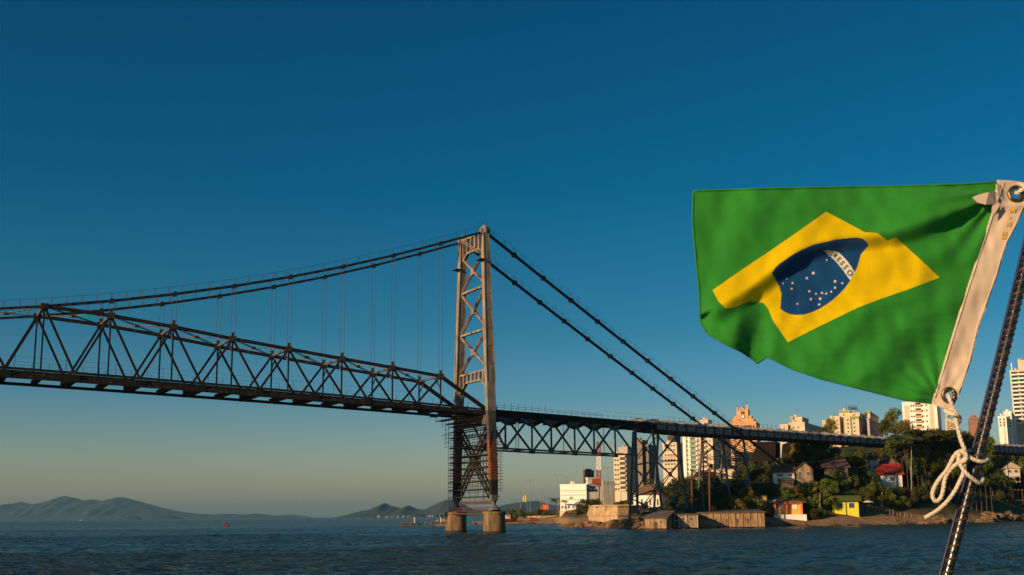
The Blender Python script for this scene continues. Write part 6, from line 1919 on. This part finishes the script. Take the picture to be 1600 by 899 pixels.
# flag line: a dark stay with a glossy twisted cord
RP = mat('glossy black rope', (.010, .009, .010), .22, .0, spec=.9, scale=60); RPG = mat('tarred twist', (.060, .036, .020), .42, .1, spec=.6, scale=80)
st = thing('flag_staff', 'black flag staff wrapped in a glossy twisted cord, leaning right', 'flag staff', tuple(at(1478, 899, 1.5)))
A0, A1 = at(1452, 1003, 1.5), at(1652, 205, 1.5)
mid = [A0 + (A1 - A0) * (i / 10) + Vector((.004, 0, 0)) * math.sin(i / 10 * 3.14) for i in range(11)]
MB().tube(mid, .0066, 16).build('shaft', RP, st, smooth=True)
ax = (A1 - A0).normalized(); sd = ax.cross(Vector((0, 1, 0))).normalized(); fw = ax.cross(sd)
Lr = (A1 - A0).length; turns = Lr / .0095; n = int(turns * 12)
for ph, m_ in ((0, RPG), (math.pi, RP)):
    pts = []
    for i in range(n + 1):
        u = i / n; a = u * turns * 2 * math.pi * .5 + ph; k = u * 10; j = min(9, int(k)); c = mid[j] + (mid[j + 1] - mid[j]) * (k - j)
        pts.append(c + (sd * math.cos(a) + fw * math.sin(a)) * .0060)
    MB().tube(pts, .0019, 7).build('twisted_cord', m_, st, smooth=True)
# side cable running along the staff
MB().tube([p - sd * 0 + Vector((-.0086, .004, 0)) for p in mid], .0022, 8).build('side_line', mat('dark blue line', (.01, .012, .05), .4), st, smooth=True)

# halyard tie
HAL = mat('worn white halyard', (.62, .54, .44), .85, scale=220, var=.25, bump=.2)
hl = thing('halyard', 'pale knotted halyard cord tying the lower grommet to the flag staff', 'rope', tuple(at(1505, 715, 1.49)))
def spl(P, n=8):
    P = [Vector(p) for p in P]; P = [P[0] * 2 - P[1]] + P + [P[-1] * 2 - P[-2]]; o = []
    for i in range(1, len(P) - 2):
        for k in range(n):
            t = k / n; a, b_, c, d = P[i - 1], P[i], P[i + 1], P[i + 2]
            o.append(.5 * ((2 * b_) + (c - a) * t + (2 * a - 5 * b_ + 4 * c - d) * t * t + (3 * b_ - a - 3 * c + d) * t ** 3))
    return o + [P[-2]]
def cord(pts, name='cord', r_=.0028, dz=None):
    c = spl([at(x, y, 1.5 - z) for x, y, z in pts], 12)
    # three laid strands
    mb = MB(); n = len(c)
    for s_ in range(3):
        q = []
        L = 0
        for i, p in enumerate(c):
            if i: L += (c[i] - c[i - 1]).length
            d = (c[min(i + 1, n - 1)] - c[max(i - 1, 0)]).normalized(); a = d.cross(Vector((0, 1, 0))).normalized(); b_ = d.cross(a); an = L / .009 * 2 * math.pi * .5 + s_ * 2.094
            q.append(p + (a * math.cos(an) + b_ * math.sin(an)) * r_ * .42)
        mb.tube(q, r_ * .66, 7)
    return mb.build(name, HAL, hl, smooth=True)
cord([(1480, 612, -.006), (1482, 617, .002), (1484, 624, .010), (1490, 640, .010), (1493, 653, .012), (1497.5, 673, .012), (1502, 690, .012), (1507.5, 704, .012), (1508, 712, .010)])
cord([(1476, 641, .008), (1483, 646, .014), (1492, 648, .020), (1499, 652, .014), (1498, 660, .006), (1488, 660, .004), (1480, 652, .004), (1486, 640, .016), (1495, 645, .018)], 'knot')
cord([(1500, 712, .012), (1511, 712.6, .018), (1523, 719, .020), (1535, 722, .018), (1543, 720, .006), (1540, 716, -.010), (1524, 706, -.012), (1512, 705, .004), (1504, 708, .014)], 'wrap')
cord([(1497, 716, .016), (1502.4, 729.7, .018), (1511, 741, .020), (1522, 750, .018), (1531, 755.5, .012), (1536, 751, .000), (1533, 742, -.012), (1520, 728, -.012), (1509, 718, .006)], 'wrap')
cord([(1508, 707, .014), (1498, 706, .018), (1489, 716, .014), (1480, 734, .012), (1467, 750, .012), (1459, 764, .012), (1457, 775, .012), (1462, 783.5, .012), (1470, 778, .012), (1474, 764, .012), (1477, 747, .012), (1485, 734, .012), (1495, 725, .016), (1506, 718, .018), (1510, 711, .016)], 'bow_loop')
cord([(1507, 722, .016), (1506, 737, .014), (1499, 754, .012), (1491, 769, .012), (1480, 784, .012), (1467, 796, .012), (1455, 804, .012), (1445.5, 809.5, .012)], 'loose_end')
cord([(1501, 704, .020), (1508, 709, .024), (1510, 716, .022), (1504, 722, .020), (1498, 718, .018), (1499, 709, .020)], 'knot')
cord([(1586, 300, -.004), (1590, 302, .006), (1597, 297, .012), (1608, 291, .012), (1622, 286, .010), (1634, 284, .0)], 'upper_tie')
